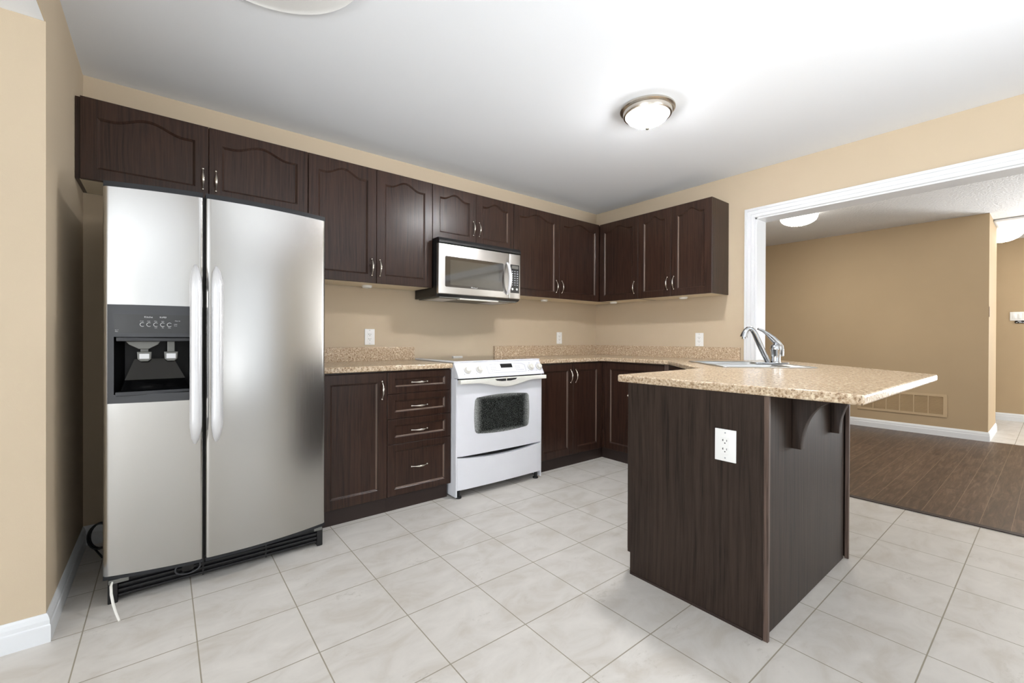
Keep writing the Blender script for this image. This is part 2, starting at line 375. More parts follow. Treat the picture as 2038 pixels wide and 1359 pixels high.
wr = MB(); wr.box(0, 0.166, -1.64, 0, 0, ZC - .0005); wr.box(0, 0.166, -4.6, -1.64, 2.052, ZC - .0005); wr.box(0, 0.166, -6.0, -4.6, 0, ZC - .0005)
struct('wall_right', wr, PAINT)
def wall_with_hole(x0, x1, y0, y1, holes):
    m = MB(); xs = x0
    for (a, b, c, d) in holes:
        m.box(xs, a, y0, y1, 0, ZC); m.box(a, b, y0, y1, 0, c); m.box(a, b, y0, y1, d, ZC); xs = b
    m.box(xs, x1, y0, y1, 0, ZC); return m
struct('wall_front', wall_with_hole(-7.5, 5.3, -6.12, -6.0, [(-6.9, -4.7, 0.4, 2.1), (-3.25, -0.95, 0.15, 2.2), (4.0, 4.8, 0.2, 2.1)]), PAINT_W)
m = MB(); m.box(-7.62, -7.5, -6.0, -5.7, 0, ZC); m.box(-7.62, -7.5, -2.5, 0, 0, ZC); m.box(-7.62, -7.5, -5.7, -2.5, 0, .3); m.box(-7.62, -7.5, -5.7, -2.5, 2.12, ZC)
struct('wall_family', m, PAINT_W)
struct('wall_dining', MB().box(3.18, 4.05, -2.69, 0.9, 0, ZC), PAINT_D)
m = MB(); m.box(5.2, 5.32, -3.65, 0.9, 0, ZC); m.box(5.2, 5.32, -5.85, -3.65, 0, .3); m.box(5.2, 5.32, -5.85, -3.65, 2.2, ZC); m.box(5.2, 5.32, -6.0, -5.85, 0, ZC)
struct('wall_hall', m, PAINT_D)
m = MB()
for i in range(3): m.box(5.23, 5.29, -5.85 + 1.075 * i, -5.80 + 1.075 * i, .3, 2.2)
m.box(5.23, 5.29, -5.85, -3.65, .3, .35); m.box(5.23, 5.29, -5.85, -3.65, 2.15, 2.2); struct('window_2', m, TRIM)
struct('wall_dining_side', MB().box(0.166, 3.18, 0.9, 1.0, 0, ZC), PAINT_D)
struct('trim_bulkhead', MB().box(3.6, 4.05, -3.05, -2.69, ZC - 0.03, ZC, 0.02), CEIL)
# window frames behind the photographer
def win(name, x0, x1, z0, z1, n, y=-6.05):
    m = MB(); t = 0.05
    m.box(x0, x1, y - .03, y + .03, z0, z0 + t); m.box(x0, x1, y - .03, y + .03, z1 - t, z1)
    for i in range(n + 1):
        a = x0 + (x1 - x0 - t) * i / n; m.box(a, a + t, y - .03, y + .03, z0, z1)
    return struct(name, m, TRIM)
win('window_5', -6.9, -4.7, 0.4, 2.1, 2); win('window_1', -3.25, -0.95, 0.15, 2.2, 2); win('window_3', 4.0, 4.8, .2, 2.1, 1)
m = MB()
for i in range(3): m.box(-7.58, -7.52, -5.7 + 1.575 * i, -5.65 + 1.575 * i, .3, 2.12)
m.box(-7.58, -7.52, -5.7, -2.5, .3, .35); m.box(-7.58, -7.52, -5.7, -2.5, 2.07, 2.12); struct('window_4', m, TRIM)

# baseboards: profile (offset from wall, z)
BP = [(0, 0), (0.014, 0), (0.014, 0.055), (0.0135, 0.060), (0.011, 0.064), (0.011, 0.078), (0.007, 0.092), (0.003, 0.100), (0, 0.100)]
def baseboard(name, p0, p1, nrm, e0=0, e1=0, h=1.0):
    """e0/e1: mitre direction at the ends (1 = outside corner, -1 = inside)"""
    p0, p1, n = Vector((*p0, 0)), Vector((*p1, 0)), Vector((*nrm, 0)); d = (p1 - p0).normalized()
    vs, fs = [], []; k = len(BP)
    for q, e, s in ((p0, e0, -1), (p1, e1, 1)):
        for o, z in BP: vs.append(q + n * o + d * (s * e * o) + Vector((0, 0, z * h)))
    for i in range(k): fs.append((i, (i + 1) % k, k + (i + 1) % k, k + i))
    fs.append(tuple(range(k))[::-1]); fs.append(tuple(range(k, 2 * k)))
    return struct(name, MB().faces(vs, fs).recalc(), TRIM)
baseboard('baseboard_left', (XL, 0), (XL, YS), (1, 0), -1, 1)
baseboard('baseboard_stub', (XL, YS), (-7.4, YS), (0, -1), 1, 0)
baseboard('baseboard_back', (XL, 0), (-3.05, 0), (0, -1), -1, 0)
baseboard('baseboard_dining', (3.18, 0.9), (3.18, -2.69), (-1, 0), 0, 1)
baseboard('baseboard_return', (3.18, -2.69), (4.05, -2.69), (0, -1), 1, 0)
baseboard('baseboard_hall', (5.2, 0.9), (5.2, -6.0), (-1, 0), 0, 0)
# opening casing with fluted profile
CP = [(0, 0), (0, 0.010), (0.004, 0.014), (0.020, 0.015), (0.022, 0.012), (0.026, 0.012), (0.028, 0.017), (0.048, 0.018), (0.050, 0.014), (0.054, 0.014), (0.057, 0.020), (0.074, 0.020), (0.077, 0.016), (0.077, 0)]
def casing(name, x, sgn):
    vs, fs = [], []; k = len(CP); y0, y1, zt = -1.640, -4.6, 2.052
    for (yy, zz, dy, dz) in ((y0, 0, 1, 0), (y0, zt, 1, 1), (y1, zt, -1, 1), (y1, 0, -1, 0)):
        for a, t in CP: vs.append((x + sgn * t, yy + dy * a, zz + dz * a))
    for j in range(3):
        for i in range(k): fs.append((j * k + i, j * k + (i + 1) % k, (j + 1) * k + (i + 1) % k, (j + 1) * k + i))
    fs.append(tuple(range(k))[::-1]); fs.append(tuple(range(3 * k, 4 * k)))
    return struct(name, MB().faces(vs, fs).recalc(), TRIM)
casing('trim_1', 0, -1); casing('trim_2', 0.166, 1)
m = MB(); m.box(-0.001, 0.167, -1.652, -1.640, 0, 2.052); m.box(-0.001, 0.167, -4.6, -1.64, 2.040, 2.052); m.box(-0.001, 0.167, -4.6, -4.588, 0, 2.052)
struct('trim_3', m, TRIM)
struct('trim_4', MB().box(0.005, 0.05, -4.588, -1.652, 0, 0.006, 0.002), WOODK)

# ---------------------------------------------------------------- cabinets
def pull_mesh():
    m = MB(); n = 18; L = 0.052; pts, rr = [], []
    for i in range(n + 1):
        t = i / n; z = -L + 2 * L * t; y = -0.006 - 0.024 * math.sin(math.pi * t) ** 0.75
        c = abs(2 * t - 1); pts.append((0, y, z)); rr.append(0.0030 + 0.0042 * max(0, 1 - (c / 0.62) ** 2))
    m.tube(pts, rr, 10)
    for s in (-1, 1):
        m.lathe([(0.001, 0.006), (0.0045, 0.004), (0.006, 0), (0.0045, -0.004), (0.001, -0.006)], (0, -0.007, s * 0.054), 12)
        m.tube([(0, 0, s * 0.052), (0, -0.007, s * 0.052)], 0.004, 8)
    o = m.build('handle', NICK, smooth=40); me = o.data; bpy.data.objects.remove(o); return me
PULL = pull_mesh()
def pull(parent, x, y, z, horiz=False):
    o = bpy.data.objects.new('handle', PULL); COL.objects.link(o); o.parent = parent; o.location = (x, y, z)
    if horiz: o.rotation_euler = (0, R(90), 0)
    o['label'] = 'satin nickel bow pull'
    return o

def door(parent, x0, x1, z0, z1, yf, arch=0.0, th=0.019, stile=0.058, rail=0.056, name='door', mat=None, worn=''):
    """frame-and-panel front facing -y; arch = cathedral rise"""
    g = 0.0012; x0 += g; x1 -= g
    def loop(dx, y, inner, dz=0.0):
        if not inner:
            a0, a1, b0, b1 = x0 + dx, x1 - dx, z0 + dx, z1 - dx
        ia, ib = x0 + stile, x1 - stile; top = z1 - (.045 if arch else rail) - arch
        pts = [(x0 + dx, z0 + dx) if not inner else (ia + dx, z0 + rail + dx), (x1 - dx, z0 + dx) if not inner else (ib - dx, z0 + rail + dx)]
        N = 25 if arch else 2
        for i in range(N):
            t = i / (N - 1); xx = ib + (ia - ib) * t
            if not inner:
                q = (x1 - dx if i == 0 else x0 + dx if i == N - 1 else xx, z1 - dx)
            else:
                s = (t - 0.5) / 0.37
                zz = top + (arch * (0.5 + 0.5 * math.cos(math.pi * s)) if arch and abs(s) < 1 else 0)
                q = (min(max(xx, ia + dx), ib - dx), zz - dx)
            pts.append(q)
        return [(p[0], y, p[1]) for p in pts]
    loops = [loop(0, yf + th, False), loop(0, yf + 0.002, False), loop(0.002, yf, False), loop(0, yf, True), loop(0.0035, yf + 0.0035, True), loop(0.0045, yf + 0.0035, True), loop(0.0105, yf + 0.0095, True)]
    vs = [p for l in loops for p in l]; n = len(loops[0]); fs = []
    for j in range(len(loops) - 1):
        for i in range(n): fs.append((j * n + i, j * n + (i + 1) % n, (j + 1) * n + (i + 1) % n, (j + 1) * n + i))
    fs.append(tuple(range(n))); fs.append(tuple(range((len(loops) - 1) * n, len(loops) * n)))
    mb = MB().faces(vs, fs)
    bmesh.ops.recalc_face_normals(mb.bm, faces=mb.bm.faces[:])
    o = mb.build(name, mat or WOOD, parent)
    for side in worn:  # rubbed wood plus painted highlight, only on chamfers turned to the camera
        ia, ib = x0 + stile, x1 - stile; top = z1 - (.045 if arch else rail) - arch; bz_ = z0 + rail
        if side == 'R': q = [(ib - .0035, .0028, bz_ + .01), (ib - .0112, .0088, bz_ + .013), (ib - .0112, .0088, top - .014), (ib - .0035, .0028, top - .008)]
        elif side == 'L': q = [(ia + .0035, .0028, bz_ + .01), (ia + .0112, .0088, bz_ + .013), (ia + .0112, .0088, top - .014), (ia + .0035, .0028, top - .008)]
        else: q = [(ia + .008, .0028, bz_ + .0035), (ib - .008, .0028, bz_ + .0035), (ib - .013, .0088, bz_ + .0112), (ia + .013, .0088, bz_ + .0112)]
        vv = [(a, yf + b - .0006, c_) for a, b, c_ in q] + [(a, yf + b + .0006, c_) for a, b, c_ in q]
        we = MB().faces(vv, [(0, 1, 2, 3), (4, 5, 6, 7), (0, 1, 5, 4), (1, 2, 6, 5), (2, 3, 7, 6), (3, 0, 4, 7)]).recalc().build('worn_glint_edge', WORN_GLINT, o)
        we['label'] = 'rubbed edge with a painted highlight'
    return o

def wall_cab(label, x0, x1, z0, z1, splits, handles, loc=(0, 0, 0), rz=0, body_x=None, arch=0.042, group=None, worn=()):
    D = 0.287; c = thing('wall_cabinet', label, 'cabinet', loc, rz, group)
    bx0, bx1 = body_x or (x0, x1); zz0 = z0 + 0.001
    m = MB(); t = 0.016; yb, yf = -0.002, -(D - 0.021)
    m.box(bx0 + .0005, bx0 + t, yf, yb, zz0, z1); m.box(bx1 - t, bx1 - .0005, yf, yb, zz0, z1)
    m.box(bx0 + t, bx1 - t, yf, yb, z1 - t, z1); m.box(bx0 + t, bx1 - t, yb - .006, yb, zz0, z1)
    m.box(bx0 + t, bx1 - t, yf, yf + .012, zz0 + .002, z1)
    m.build('carcass', WOOD, c)
    MB().box(bx0 + t, bx1 - t, yf + 0.002, yb - .0061, zz0 - 0.0005, zz0 + 0.014).build('underside_panel', MELA, c)['label'] = 'pale melamine underside'
    xs = [x0] + splits + [x1]
    for i in range(len(xs) - 1):
        d = door(c, xs[i], xs[i + 1], z0, z1, -D, arch, worn=worn[i] if worn else '')
        for hx, hz in handles:
            if xs[i] < hx < xs[i + 1]: pull(d, hx, -D, hz)
    return c
G1 = None
wall_cab('low dark oak wall cabinet with two arched doors above the stainless refrigerator', -3.998, -3.0, 1.829, 2.2166, [-3.4995], [(-3.526, 1.93), (-3.468, 1.93)], body_x=(-4.0155, -2.9995))
wall_cab('tall dark oak wall cabinet between the refrigerator and the microwave', -2.999, -2.1505, 1.451, 2.2166, [-2.5696], [(-2.604, 1.555), (-2.549, 1.555)])
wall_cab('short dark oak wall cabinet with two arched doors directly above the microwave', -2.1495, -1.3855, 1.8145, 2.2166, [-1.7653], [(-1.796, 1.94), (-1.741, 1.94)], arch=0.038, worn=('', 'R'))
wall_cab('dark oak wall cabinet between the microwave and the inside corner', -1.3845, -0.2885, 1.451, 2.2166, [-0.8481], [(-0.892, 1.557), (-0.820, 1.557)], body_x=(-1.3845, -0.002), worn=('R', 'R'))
# right wall run: local x runs toward the photographer, local y goes into the wall
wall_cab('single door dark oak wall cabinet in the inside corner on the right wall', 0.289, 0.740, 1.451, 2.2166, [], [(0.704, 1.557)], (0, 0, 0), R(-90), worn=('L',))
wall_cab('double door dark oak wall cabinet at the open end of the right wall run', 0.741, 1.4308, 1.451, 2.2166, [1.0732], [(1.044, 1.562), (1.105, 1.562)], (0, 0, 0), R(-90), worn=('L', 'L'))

def toe(m, x0, x1, y=-0.548): m.box(x0, x1, y, y + 0.016, 0, 0.099)
ZB = 0.8795
# base cabinet with one door, beside refrigerator
def base_body(c, x0, x1, yb=-0.003, yf=-0.561):
    m = MB(); m.box(x0 + .0005, x0 + .016, yf, yb, 0.0985, ZB); m.box(x1 - .016, x1 - .0005, yf, yb, 0.0985, ZB)
    m.box(x0 + .016, x1 - .016, yf, yb, 0.0985, 0.115); m.box(x0 + .016, x1 - .016, yf, yf + .016, .8, ZB); m.box(x0 + .016, x1 - .016, yb - .008, yb, .115, ZB)
    m.build('carcass', WOOD, c)
c = thing('base_cabinet', 'dark oak base cabinet with one tall door beside the refrigerator', 'cabinet', (0, 0, 0))
base_body(c, -3.010, -2.6143)
m = MB(); toe(m, -3.010, -2.6143); m.build('toe_kick', WOODK, c)
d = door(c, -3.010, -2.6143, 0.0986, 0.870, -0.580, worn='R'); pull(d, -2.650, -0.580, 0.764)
c = thing('base_cabinet', 'dark oak base cabinet of four stacked drawers left of the stove', 'cabinet', (0, 0, 0))
base_body(c, -2.6137, -2.1615)
m = MB(); toe(m, -2.6137, -2.176); m.build('toe_kick', WOODK, c)
for z0, z1, hz in ((0.735, 0.870, 0.803), (0.579, 0.733, 0.652), (0.421, 0.577, 0.498), (0.0986, 0.419, 0.265)):
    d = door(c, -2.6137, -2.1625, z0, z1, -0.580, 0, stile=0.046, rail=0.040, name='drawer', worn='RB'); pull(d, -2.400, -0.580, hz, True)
c = thing('base_cabinet', 'dark oak corner base cabinet with two doors right of the stove', 'cabinet', (0, 0, 0))
base_body(c, -1.3845, -0.004)
m = MB(); toe(m, -1.3845, -0.548 + .016); m.build('toe_kick', WOODK, c)
for a, b, hx in ((-1.3635, -0.9685, -1.024 + .02), (-0.9675, -0.6, -0.947)):
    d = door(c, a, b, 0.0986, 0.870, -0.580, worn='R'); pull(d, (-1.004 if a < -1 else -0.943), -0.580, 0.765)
MB().box(-0.6, -0.580, -0.580, -.561, 0.0986, ZB).build('filler_strip', WOOD, c)
c = thing('base_cabinet', 'dark oak base cabinet with one door on the right wall before the sink', 'cabinet', (0, 0, 0), R(-90))
m = MB(); m.box(0.5805, 0.596, -.561, -.004, .0985, ZB); m.box(1.222, 1.238, -.561, -.004, .0985, ZB); m.box(.596, 1.222, -.561, -.004, .0985, .115); m.box(.596, 1.222, -.561, -.545, .8, ZB)
m.build('carcass', WOOD, c)
m = MB(); toe(m, 0.549, 1.238); m.build('toe_kick', WOODK, c)
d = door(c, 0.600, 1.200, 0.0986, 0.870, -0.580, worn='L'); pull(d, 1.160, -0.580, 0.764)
MB().box(0.5815, 0.600, -.580, -.561, 0.0986, ZB).build('filler_strip', WOOD, c)
MB().box(1.2005, 1.238, -.578, -.561, 0.0986, ZB).build('filler_strip', WOODT, c)
# diagonal sink base
def panel(m, p0, p1, th, z0, z1):
    p0, p1 = Vector(p0), Vector(p1); d = (p1 - p0).normalized(); n = Vector((-d.y, d.x)) * th
    m.prism([tuple(p0), tuple(p1), tuple(p1 + n), tuple(p0 + n)], z0, z1)
PA, PB = (-0.576, -1.2395), (-1.232, -1.860)
ang = math.atan2(PB[1] - PA[1], PB[0] - PA[0]); Ld = math.hypot(PB[0] - PA[0], PB[1] - PA[1])
c = thing('sink_base_cabinet', 'dark oak cabinet set diagonally under the steel sink', 'cabinet', (PA[0], PA[1], 0), ang)
# local frame: +x along the diagonal; the kitchen side is local -y
m = MB(); m.box(0.004, Ld - .03, 0.020, 0.036, 0.0985, 0.74); m.box(0.04, Ld - .05, 0.036, 0.42, 0.0985, 0.115); m.build('carcass', WOOD, c)
MB().box(0.004, Ld - .03, 0.045, 0.060, 0, 0.098).build('toe_kick', WOODK, c)
d = door(c, 0.03, Ld / 2, 0.0986, 0.70, 0.0); pull(d, Ld / 2 - .04, 0, 0.62)
d = door(c, Ld / 2, Ld - 0.03, 0.0986, 0.70, 0.0); pull(d, Ld / 2 + .04, 0, 0.62)
MB().box(0.002, Ld - .028, 0.0005, 0.0195, 0.705, ZB - .006).build('false_drawer_front', WOOD, c)

# peninsula cabinet
PX0, PX1, PY0, PY1 = -2.004, -1.036, -1.905, -2.495
c = thing('peninsula_cabinet', 'dark oak peninsula cabinet with a white outlet on its end and brackets at the back', 'cabinet', (0, 0, 0))
m = MB(); m.box(PX0, PX0 + .018, PY1, PY0 - .004, 0.0985, ZB); m.box(PX0, PX0 + .018, PY1, PY0 - .018, 0.004, 0.0985); m.build('end_panel', WOODB, c)
MB().box(PX0 + .0185, PX1 - .03, PY1 + .0005, PY1 + .012, 0.004, ZB).build('back_panel', WOODB, c)
MB().box(PX0 - .002, PX0 + .014, -2.512, -2.4955, 0.0, ZB, 0.0015).build('corner_stile', WOODT, c)['label'] = 'lighter worn corner stile'
m = MB(); m.box(PX1 - .012, PX1 + .002, -2.512, -2.496, 0.0, ZB, .0015); m.build('corner_stile', WOODT, c)
MB().box(PX0 + .019, -1.24, PY1 + .02, PY0 - .004, 0.0985, 0.115).build('carcass', WOOD, c)
MB().box(PX0 + .0185, -1.24, PY0 - .06, PY0 - .044, 0, 0.098).build('toe_kick', WOODK, c)
MB().prism([(-1.040, -2.4945), (-1.028, -2.4945), (-0.2, -1.585), (-0.212, -1.575)], 0.004, ZB).build('diagonal_back_panel', WOODB, c)
# base strip under the end panel
MB().box(PX0 - .003, PX0 + .014, -2.494, PY0 - .02, 0, 0.010).build('base_strip', WOODK, c)
for x0, x1, z0, z1, nm in ((-1.982, -1.62, 0.735, 0.870, 'drawer'), (-1.982, -1.62, 0.0986, 0.733, 'door'), (-1.618, -1.26, 0.0986, 0.870, 'door')):
    # doors face the sink side (+y): built facing -y then turned half round
    d = door(c, -x1, -x0, z0, z1, 0.0, 0, stile=.05, rail=.04, name=nm); d.rotation_euler = (0, 0, math.pi); d.location = (0, PY0 + .0155, 0)
    if nm == 'drawer': pull(d, (-x0 - .02) - .048, 0, 0.815, True)
# corbels
def corbel(x):
    pts = [(-2.4955, ZB), (-2.4955, 0.652), (-2.527, 0.652)]
    for i in range(1, 17):
        t = i / 16 * math.pi / 2; pts.append((-2.527 - 0.125 * (1 - math.cos(t)), 0.652 + 0.200 * math.sin(t) ** 0.92))
    pts += [(-2.662, 0.855), (-2.662, ZB)]
    MB().prism(pts, x, x + 0.042, 'yz', bev=0.002, seg=2).build('bracket', WOODB, c, smooth=40)
corbel(-1.742); corbel(-1.268)

# ---------------------------------------------------------------- countertops
def bsplash(m, x0, x1, y0, y1):
    m.box(x0, x1, y0, y1, 0.913, 1.014, 0.003)
c = thing('countertop', 'short speckled tan countertop between the refrigerator and the stove', 'countertop', (0, 0, 0))
MB().prism([(-3.012, -0.0005), (-2.1595, -0.0005), (-2.1595, -0.5964), (-3.012, -0.5964)], 0.8802, 0.914, bev=0.008, seg=5).build('slab', GRAN, c)
m = MB(); bsplash(m, -3.012, -2.1595, -0.020, -0.0005); m.build('backsplash', GRAN, c)
c = thing('countertop', 'long speckled tan countertop turning the corner and forming the peninsula', 'countertop', (0, 0, 0))
CX = -2.008
poly = [(-1.3845, -0.0005), (-1.3845, -0.5964), (-0.60, -0.5964), (-0.5964, -0.600), (-0.5964, -1.2426), (-1.225, -1.846)]
def rc(cx, cy, r, a0, a1, n=5): return [(cx + r * math.cos(R(a0 + (a1 - a0) * i / n)), cy + r * math.sin(R(a0 + (a1 - a0) * i / n))) for i in range(n + 1)]
poly += rc(CX + .012, -1.858, .012, 90, 180) + rc(CX + .006, -2.776, .006, 180, 270) + rc(-0.716, -2.772, .01, 270, 320)
poly += [(0.170, -1.800), (0.172, -1.657), (-0.004, -1.657), (-0.004, -1.5635), (-0.0005, -1.5635), (-0.0005, -0.0005)]
slab = MB().prism(poly, 0.8802, 0.914, bev=0.008, seg=5).build('slab', GRAN, c)
# sink cut-out
SC = Vector((-0.650, -1.850)); sa = math.atan2(-0.72, -0.69)   # sink long axis direction
def sink_xy(u, v):   # u along the diagonal, v toward the dining side
    d = Vector((math.cos(sa), math.sin(sa))); n = Vector((-d.y, d.x)); p = SC + d * u + n * v; return (p.x, p.y)
HU, HV = 0.330, 0.270
def rrect(hu, hv, r, cu=0, cv=0, n=5):
    o = []
    for (sx, sy, a) in ((1, 1, 0), (-1, 1, 90), (-1, -1, 180), (1, -1, 270)):
        for i in range(n + 1):
            t = R(a + 90 * i / n); o.append((cu + sx * (hu - r) + r * math.cos(t), cv + sy * (hv - r) + r * math.sin(t)))
    return o
cut = MB().prism([sink_xy(u, v) for u, v in rrect(HU - .02, HV - .02, .03)], 0.85, 0.95).recalc().build('cutter', GRAN)
md = slab.modifiers.new('b', 'BOOLEAN'); md.object = cut; md.operation = 'DIFFERENCE'; md.solver = 'EXACT'
dg = bpy.context.evaluated_depsgraph_get(); nm = bpy.data.meshes.new_from_object(slab.evaluated_get(dg)); slab.modifiers.clear(); slab.data = nm
bpy.data.objects.remove(cut)
m = MB(); bsplash(m, -1.3845, -0.0005, -0.020, -0.0005); m.box(-0.020, -0.0005, -1.532, -0.020, 0.913, 1.014, 0.003); m.build('backsplash', GRAN, c)

# sink
d3 = Vector((math.cos(sa), math.sin(sa)))
c = thing('kitchen_sink', 'stainless double sink set into the peninsula countertop', 'sink', (SC.x, SC.y, 0.914), sa)
def bowl(m, cu, cv, hu, hv):
    outer = rrect(hu, hv, .05, cu, cv); n = len(outer)
    prof = [(0, .0022), (0.004, 0), (0.010, -0.02), (0.016, -0.13), (0.035, -0.15), (0.09, -0.155)]
    vs = []
    for ins, z in prof:
        vs += [(u, v, z) for u, v in rrect(hu - ins, hv - ins, max(.05 - ins * .3, .012), cu, cv)]
    fs = [(j * n + i, j * n + (i + 1) % n, (j + 1) * n + (i + 1) % n, (j + 1) * n + i) for j in range(len(prof) - 1) for i in range(n)]
    fs.append(tuple(range((len(prof) - 1) * n, len(prof) * n))); m.faces(vs, fs)
b1 = (-0.162, -0.035, 0.142, 0.205); b2 = (0.150, -0.035, 0.150, 0.205)
m = MB(); bowl(m, *b1); bowl(m, *b2); m.build('bowls', SINKM, c, smooth=35)
# deck: grid plate with two rectangular holes approximated by strips meeting the bowls
m = MB()
for (u0, u1, v0, v1) in ((-HU, HU, -HV, -.235), (-HU, HU, .165, HV), (-HU, -.300, -.235, .165), (.296, HU, -.235, .165), (-.024, .004, -.235, .165)):
    m.box(u0, u1, v0, v1, 0.0006, 0.0036, 0.0012)
m.build('deck', SINKM, c, smooth=35)
m = MB(); m.tube([(u, v, 0.003) for u, v in rrect(HU, HV, .03)] + [rrect(HU, HV, .03)[0] + (.003,)], 0.0035, 8); m.build('rim', SINKM, c, smooth=50)
for b in (b1, b2): MB().lathe([(0.001, -0.150), (0.03, -0.150), (0.042, -0.148), (0.042, -0.154), (0.001, -0.1545)], (b[0], b[1], 0), 24).build('drain', CHROME, c, smooth=40)

# faucet; its spout reaches over the bowls, across the line of sight
FB = Vector((-0.500, -1.955, 0.9178)); fl = (-Vector((0.781, -0.624, 0)))
c = thing('kitchen_faucet', 'chrome single lever faucet standing on the sink deck', 'faucet', (FB.x, FB.y, FB.z + .001))
k = 0.00385
def fp(px, py, side=0.0): v = fl * ((1532 - px) * k); return (v.x, v.y, (725.5 - py) * k)
ax = fl.copy()
m = MB()
pl = [];
for i in range(40):
    a = i * 2 * math.pi / 40; pl.append((ax.x * .115 * math.cos(a) - ax.y * .03 * math.sin(a), ax.y * .115 * math.cos(a) + ax.x * .03 * math.sin(a)))
m.prism(pl, 0, 0.010, bev=.004); m.build('base_plate', CHROME, c, smooth=45)
bz = fp(1538, 725)
MB().lathe([(0.033, .008), (0.031, .014), (0.029, .030), (0.030, .085), (0.033, .092), (0.034, .106), (0.028, .124), (0.014, .134), (0.002, .136)], (bz[0], bz[1], 0), 28).build('body', CHROME, c, smooth=50)
path = [(1525, 722), (1522, 716), (1517, 706), (1511, 693), (1506, 682), (1502, 673), (1498, 667), (1494, 664), (1490, 664.5), (1486.5, 668), (1484.5, 672), (1483, 676), (1482.5, 679)]
rad = [.019, .019, .020, .0215, .0215, .0205, .0185, .017, .017, .0195, .022, .025, .027]
m = MB(); m.tube([fp(*q) for q in path], rad, 16, flat=0.85)
q = fp(1482.5, 679); m.lathe([(0.011, 0.002), (0.012, -0.012), (0.001, -0.013)], (q[0], q[1], q[2]), 16)
m.build('spout', CHROME, c, smooth=50)
m = MB(); m.tube([fp(*q) for q in ((1549, 712), (1549, 702), (1547, 695), (1541, 689), (1533, 681), (1525, 674), (1516, 668), (1507, 664.5))], [.012, .014, .018, .021, .020, .014, .010, .007], 14, flat=.8)
m.build('lever', CHROME, c, smooth=50)

# ---------------------------------------------------------------- refrigerator
FX0, FX1, FM = -3.881, -3.0285, -3.550
def fy(x): return -0.832 + 0.070 * ((x + 3.4548) / 0.4263) ** 2
c = thing('refrigerator', 'side by side stainless steel refrigerator with a black ice and water dispenser', 'refrigerator', (0, 0, 0))
m = MB(); m.box(-3.868, -3.038, -0.70, -0.06, 0.03, 1.70, 0.004); m.build('body', FSIDE, c)
ZD0, ZD1 = 0.117, 1.690
def fdoor(x0, x1, hole=None):
    xs = [x0, x0 + .0015, x0 + .004, x0 + .008, x0 + .014]; n = 22
    inner = [x0 + .02 + (x1 - x0 - .04) * i / n for i in range(n + 1)]
    xs += inner + [x1 - .014, x1 - .008, x1 - .004, x1 - .0015, x1]
    if hole:
        xs = sorted(set([x for x in xs if abs(x - hole[0]) > .004 and abs(x - hole[1]) > .004] + [hole[0], hole[1]]))
    def Y(x):
        d = min(x - x0, x1 - x); r = 0.014
        return fy(x) + (r - math.sqrt(max(0, r * r - (r - d) ** 2)) if d < r else 0)
    zs = [ZD0, ZD1] + ([hole[2], hole[3]] if hole else []); zs = sorted(zs)
    vs = [(x, Y(x), z) for z in zs for x in xs]; nx = len(xs); fs = []
    for j in range(len(zs) - 1):
        for i in range(nx - 1):
            if hole and hole[0] - 1e-6 <= xs[i] and xs[i + 1] <= hole[1] + 1e-6 and abs(zs[j] - hole[2]) < 1e-6: continue
            fs.append((j * nx + i, j * nx + i + 1, (j + 1) * nx + i + 1, (j + 1) * nx + i))
    b = len(vs); vs += [(x0, -0.706, ZD0), (x1, -0.706, ZD0), (x0, -0.706, ZD1), (x1, -0.706, ZD1)]
    T = (len(zs) - 1) * nx
    fs.append(tuple([b] + list(range(nx)) + [b + 1])); fs.append(tuple([b + 2] + list(range(T, T + nx)) + [b + 3]))
    fs.append(tuple([b, b + 2] + [j * nx for j in range(len(zs) - 1, -1, -1)]))
    fs.append(tuple([b + 1, b + 3] + [j * nx + nx - 1 for j in range(len(zs) - 1, -1, -1)]))
    fs.append((b, b + 1, b + 3, b + 2))
    return MB().faces(vs, fs).recalc()
def fcap(x0, x1, z0, z1, inset=0.004):
    n = 16; pts = [(x0 + (x1 - x0) * i / n, fy(x0 + (x1 - x0) * i / n) + inset) for i in range(n + 1)]
    pts += [(x1, -0.706), (x0, -0.706)]; return MB().prism(pts, z0, z1)
hx0, hx1, hz0, hz1 = -3.846, -3.582, 0.850, 1.084
dl = fdoor(FX0, FM - .004, (hx0, hx1, hz0, hz1)).build('freezer_door', STEEL, c, smooth=30)
dr = fdoor(FM + .004, FX1).build('refrigerator_door', STEEL, c, smooth=30)
for a, b, p in ((FX0, FM - .004, dl), (FM + .004, FX1, dr)):
    fcap(a + .001, b - .001, ZD1, ZD1 + 0.024, 0.010).build('top_cap', CAPM, p, smooth=30); fcap(a + .001, b - .001, ZD0 - 0.016, ZD0).build('bottom_cap', CAPM, p, smooth=30)
MB().box(FM - .0035, FM + .0035, -0.80, -0.702, .10, 1.70).build('door_gap_seal', SLOT, c)
def fhandle(x, p):
    pts, rr = [], []; n = 30; z0, z1 = 0.628, 1.392
    for i in range(n + 1):
        t = i / n; e = min(t, 1 - t); y = fy(x) - 0.012 - 0.045 * min(1, (e / 0.12)) ** 0.6
        pts.append((x, y, z0 + (z1 - z0) * t)); rr.append(0.005 + 0.0145 * min(1, e / 0.10) ** 0.55)
    m = MB().tube(pts, rr, 16, flat=1.1, flat_dir=(1, 0, 0))
    for z in (0.70, 1.32): m.box(x - .012, x + .012, fy(x) - .045, fy(x) + .004, z - .03, z + .03, .005)
    m.build('handle', SILV, p, smooth=50)
fhandle(-3.583, dl); fhandle(-3.508, dr)
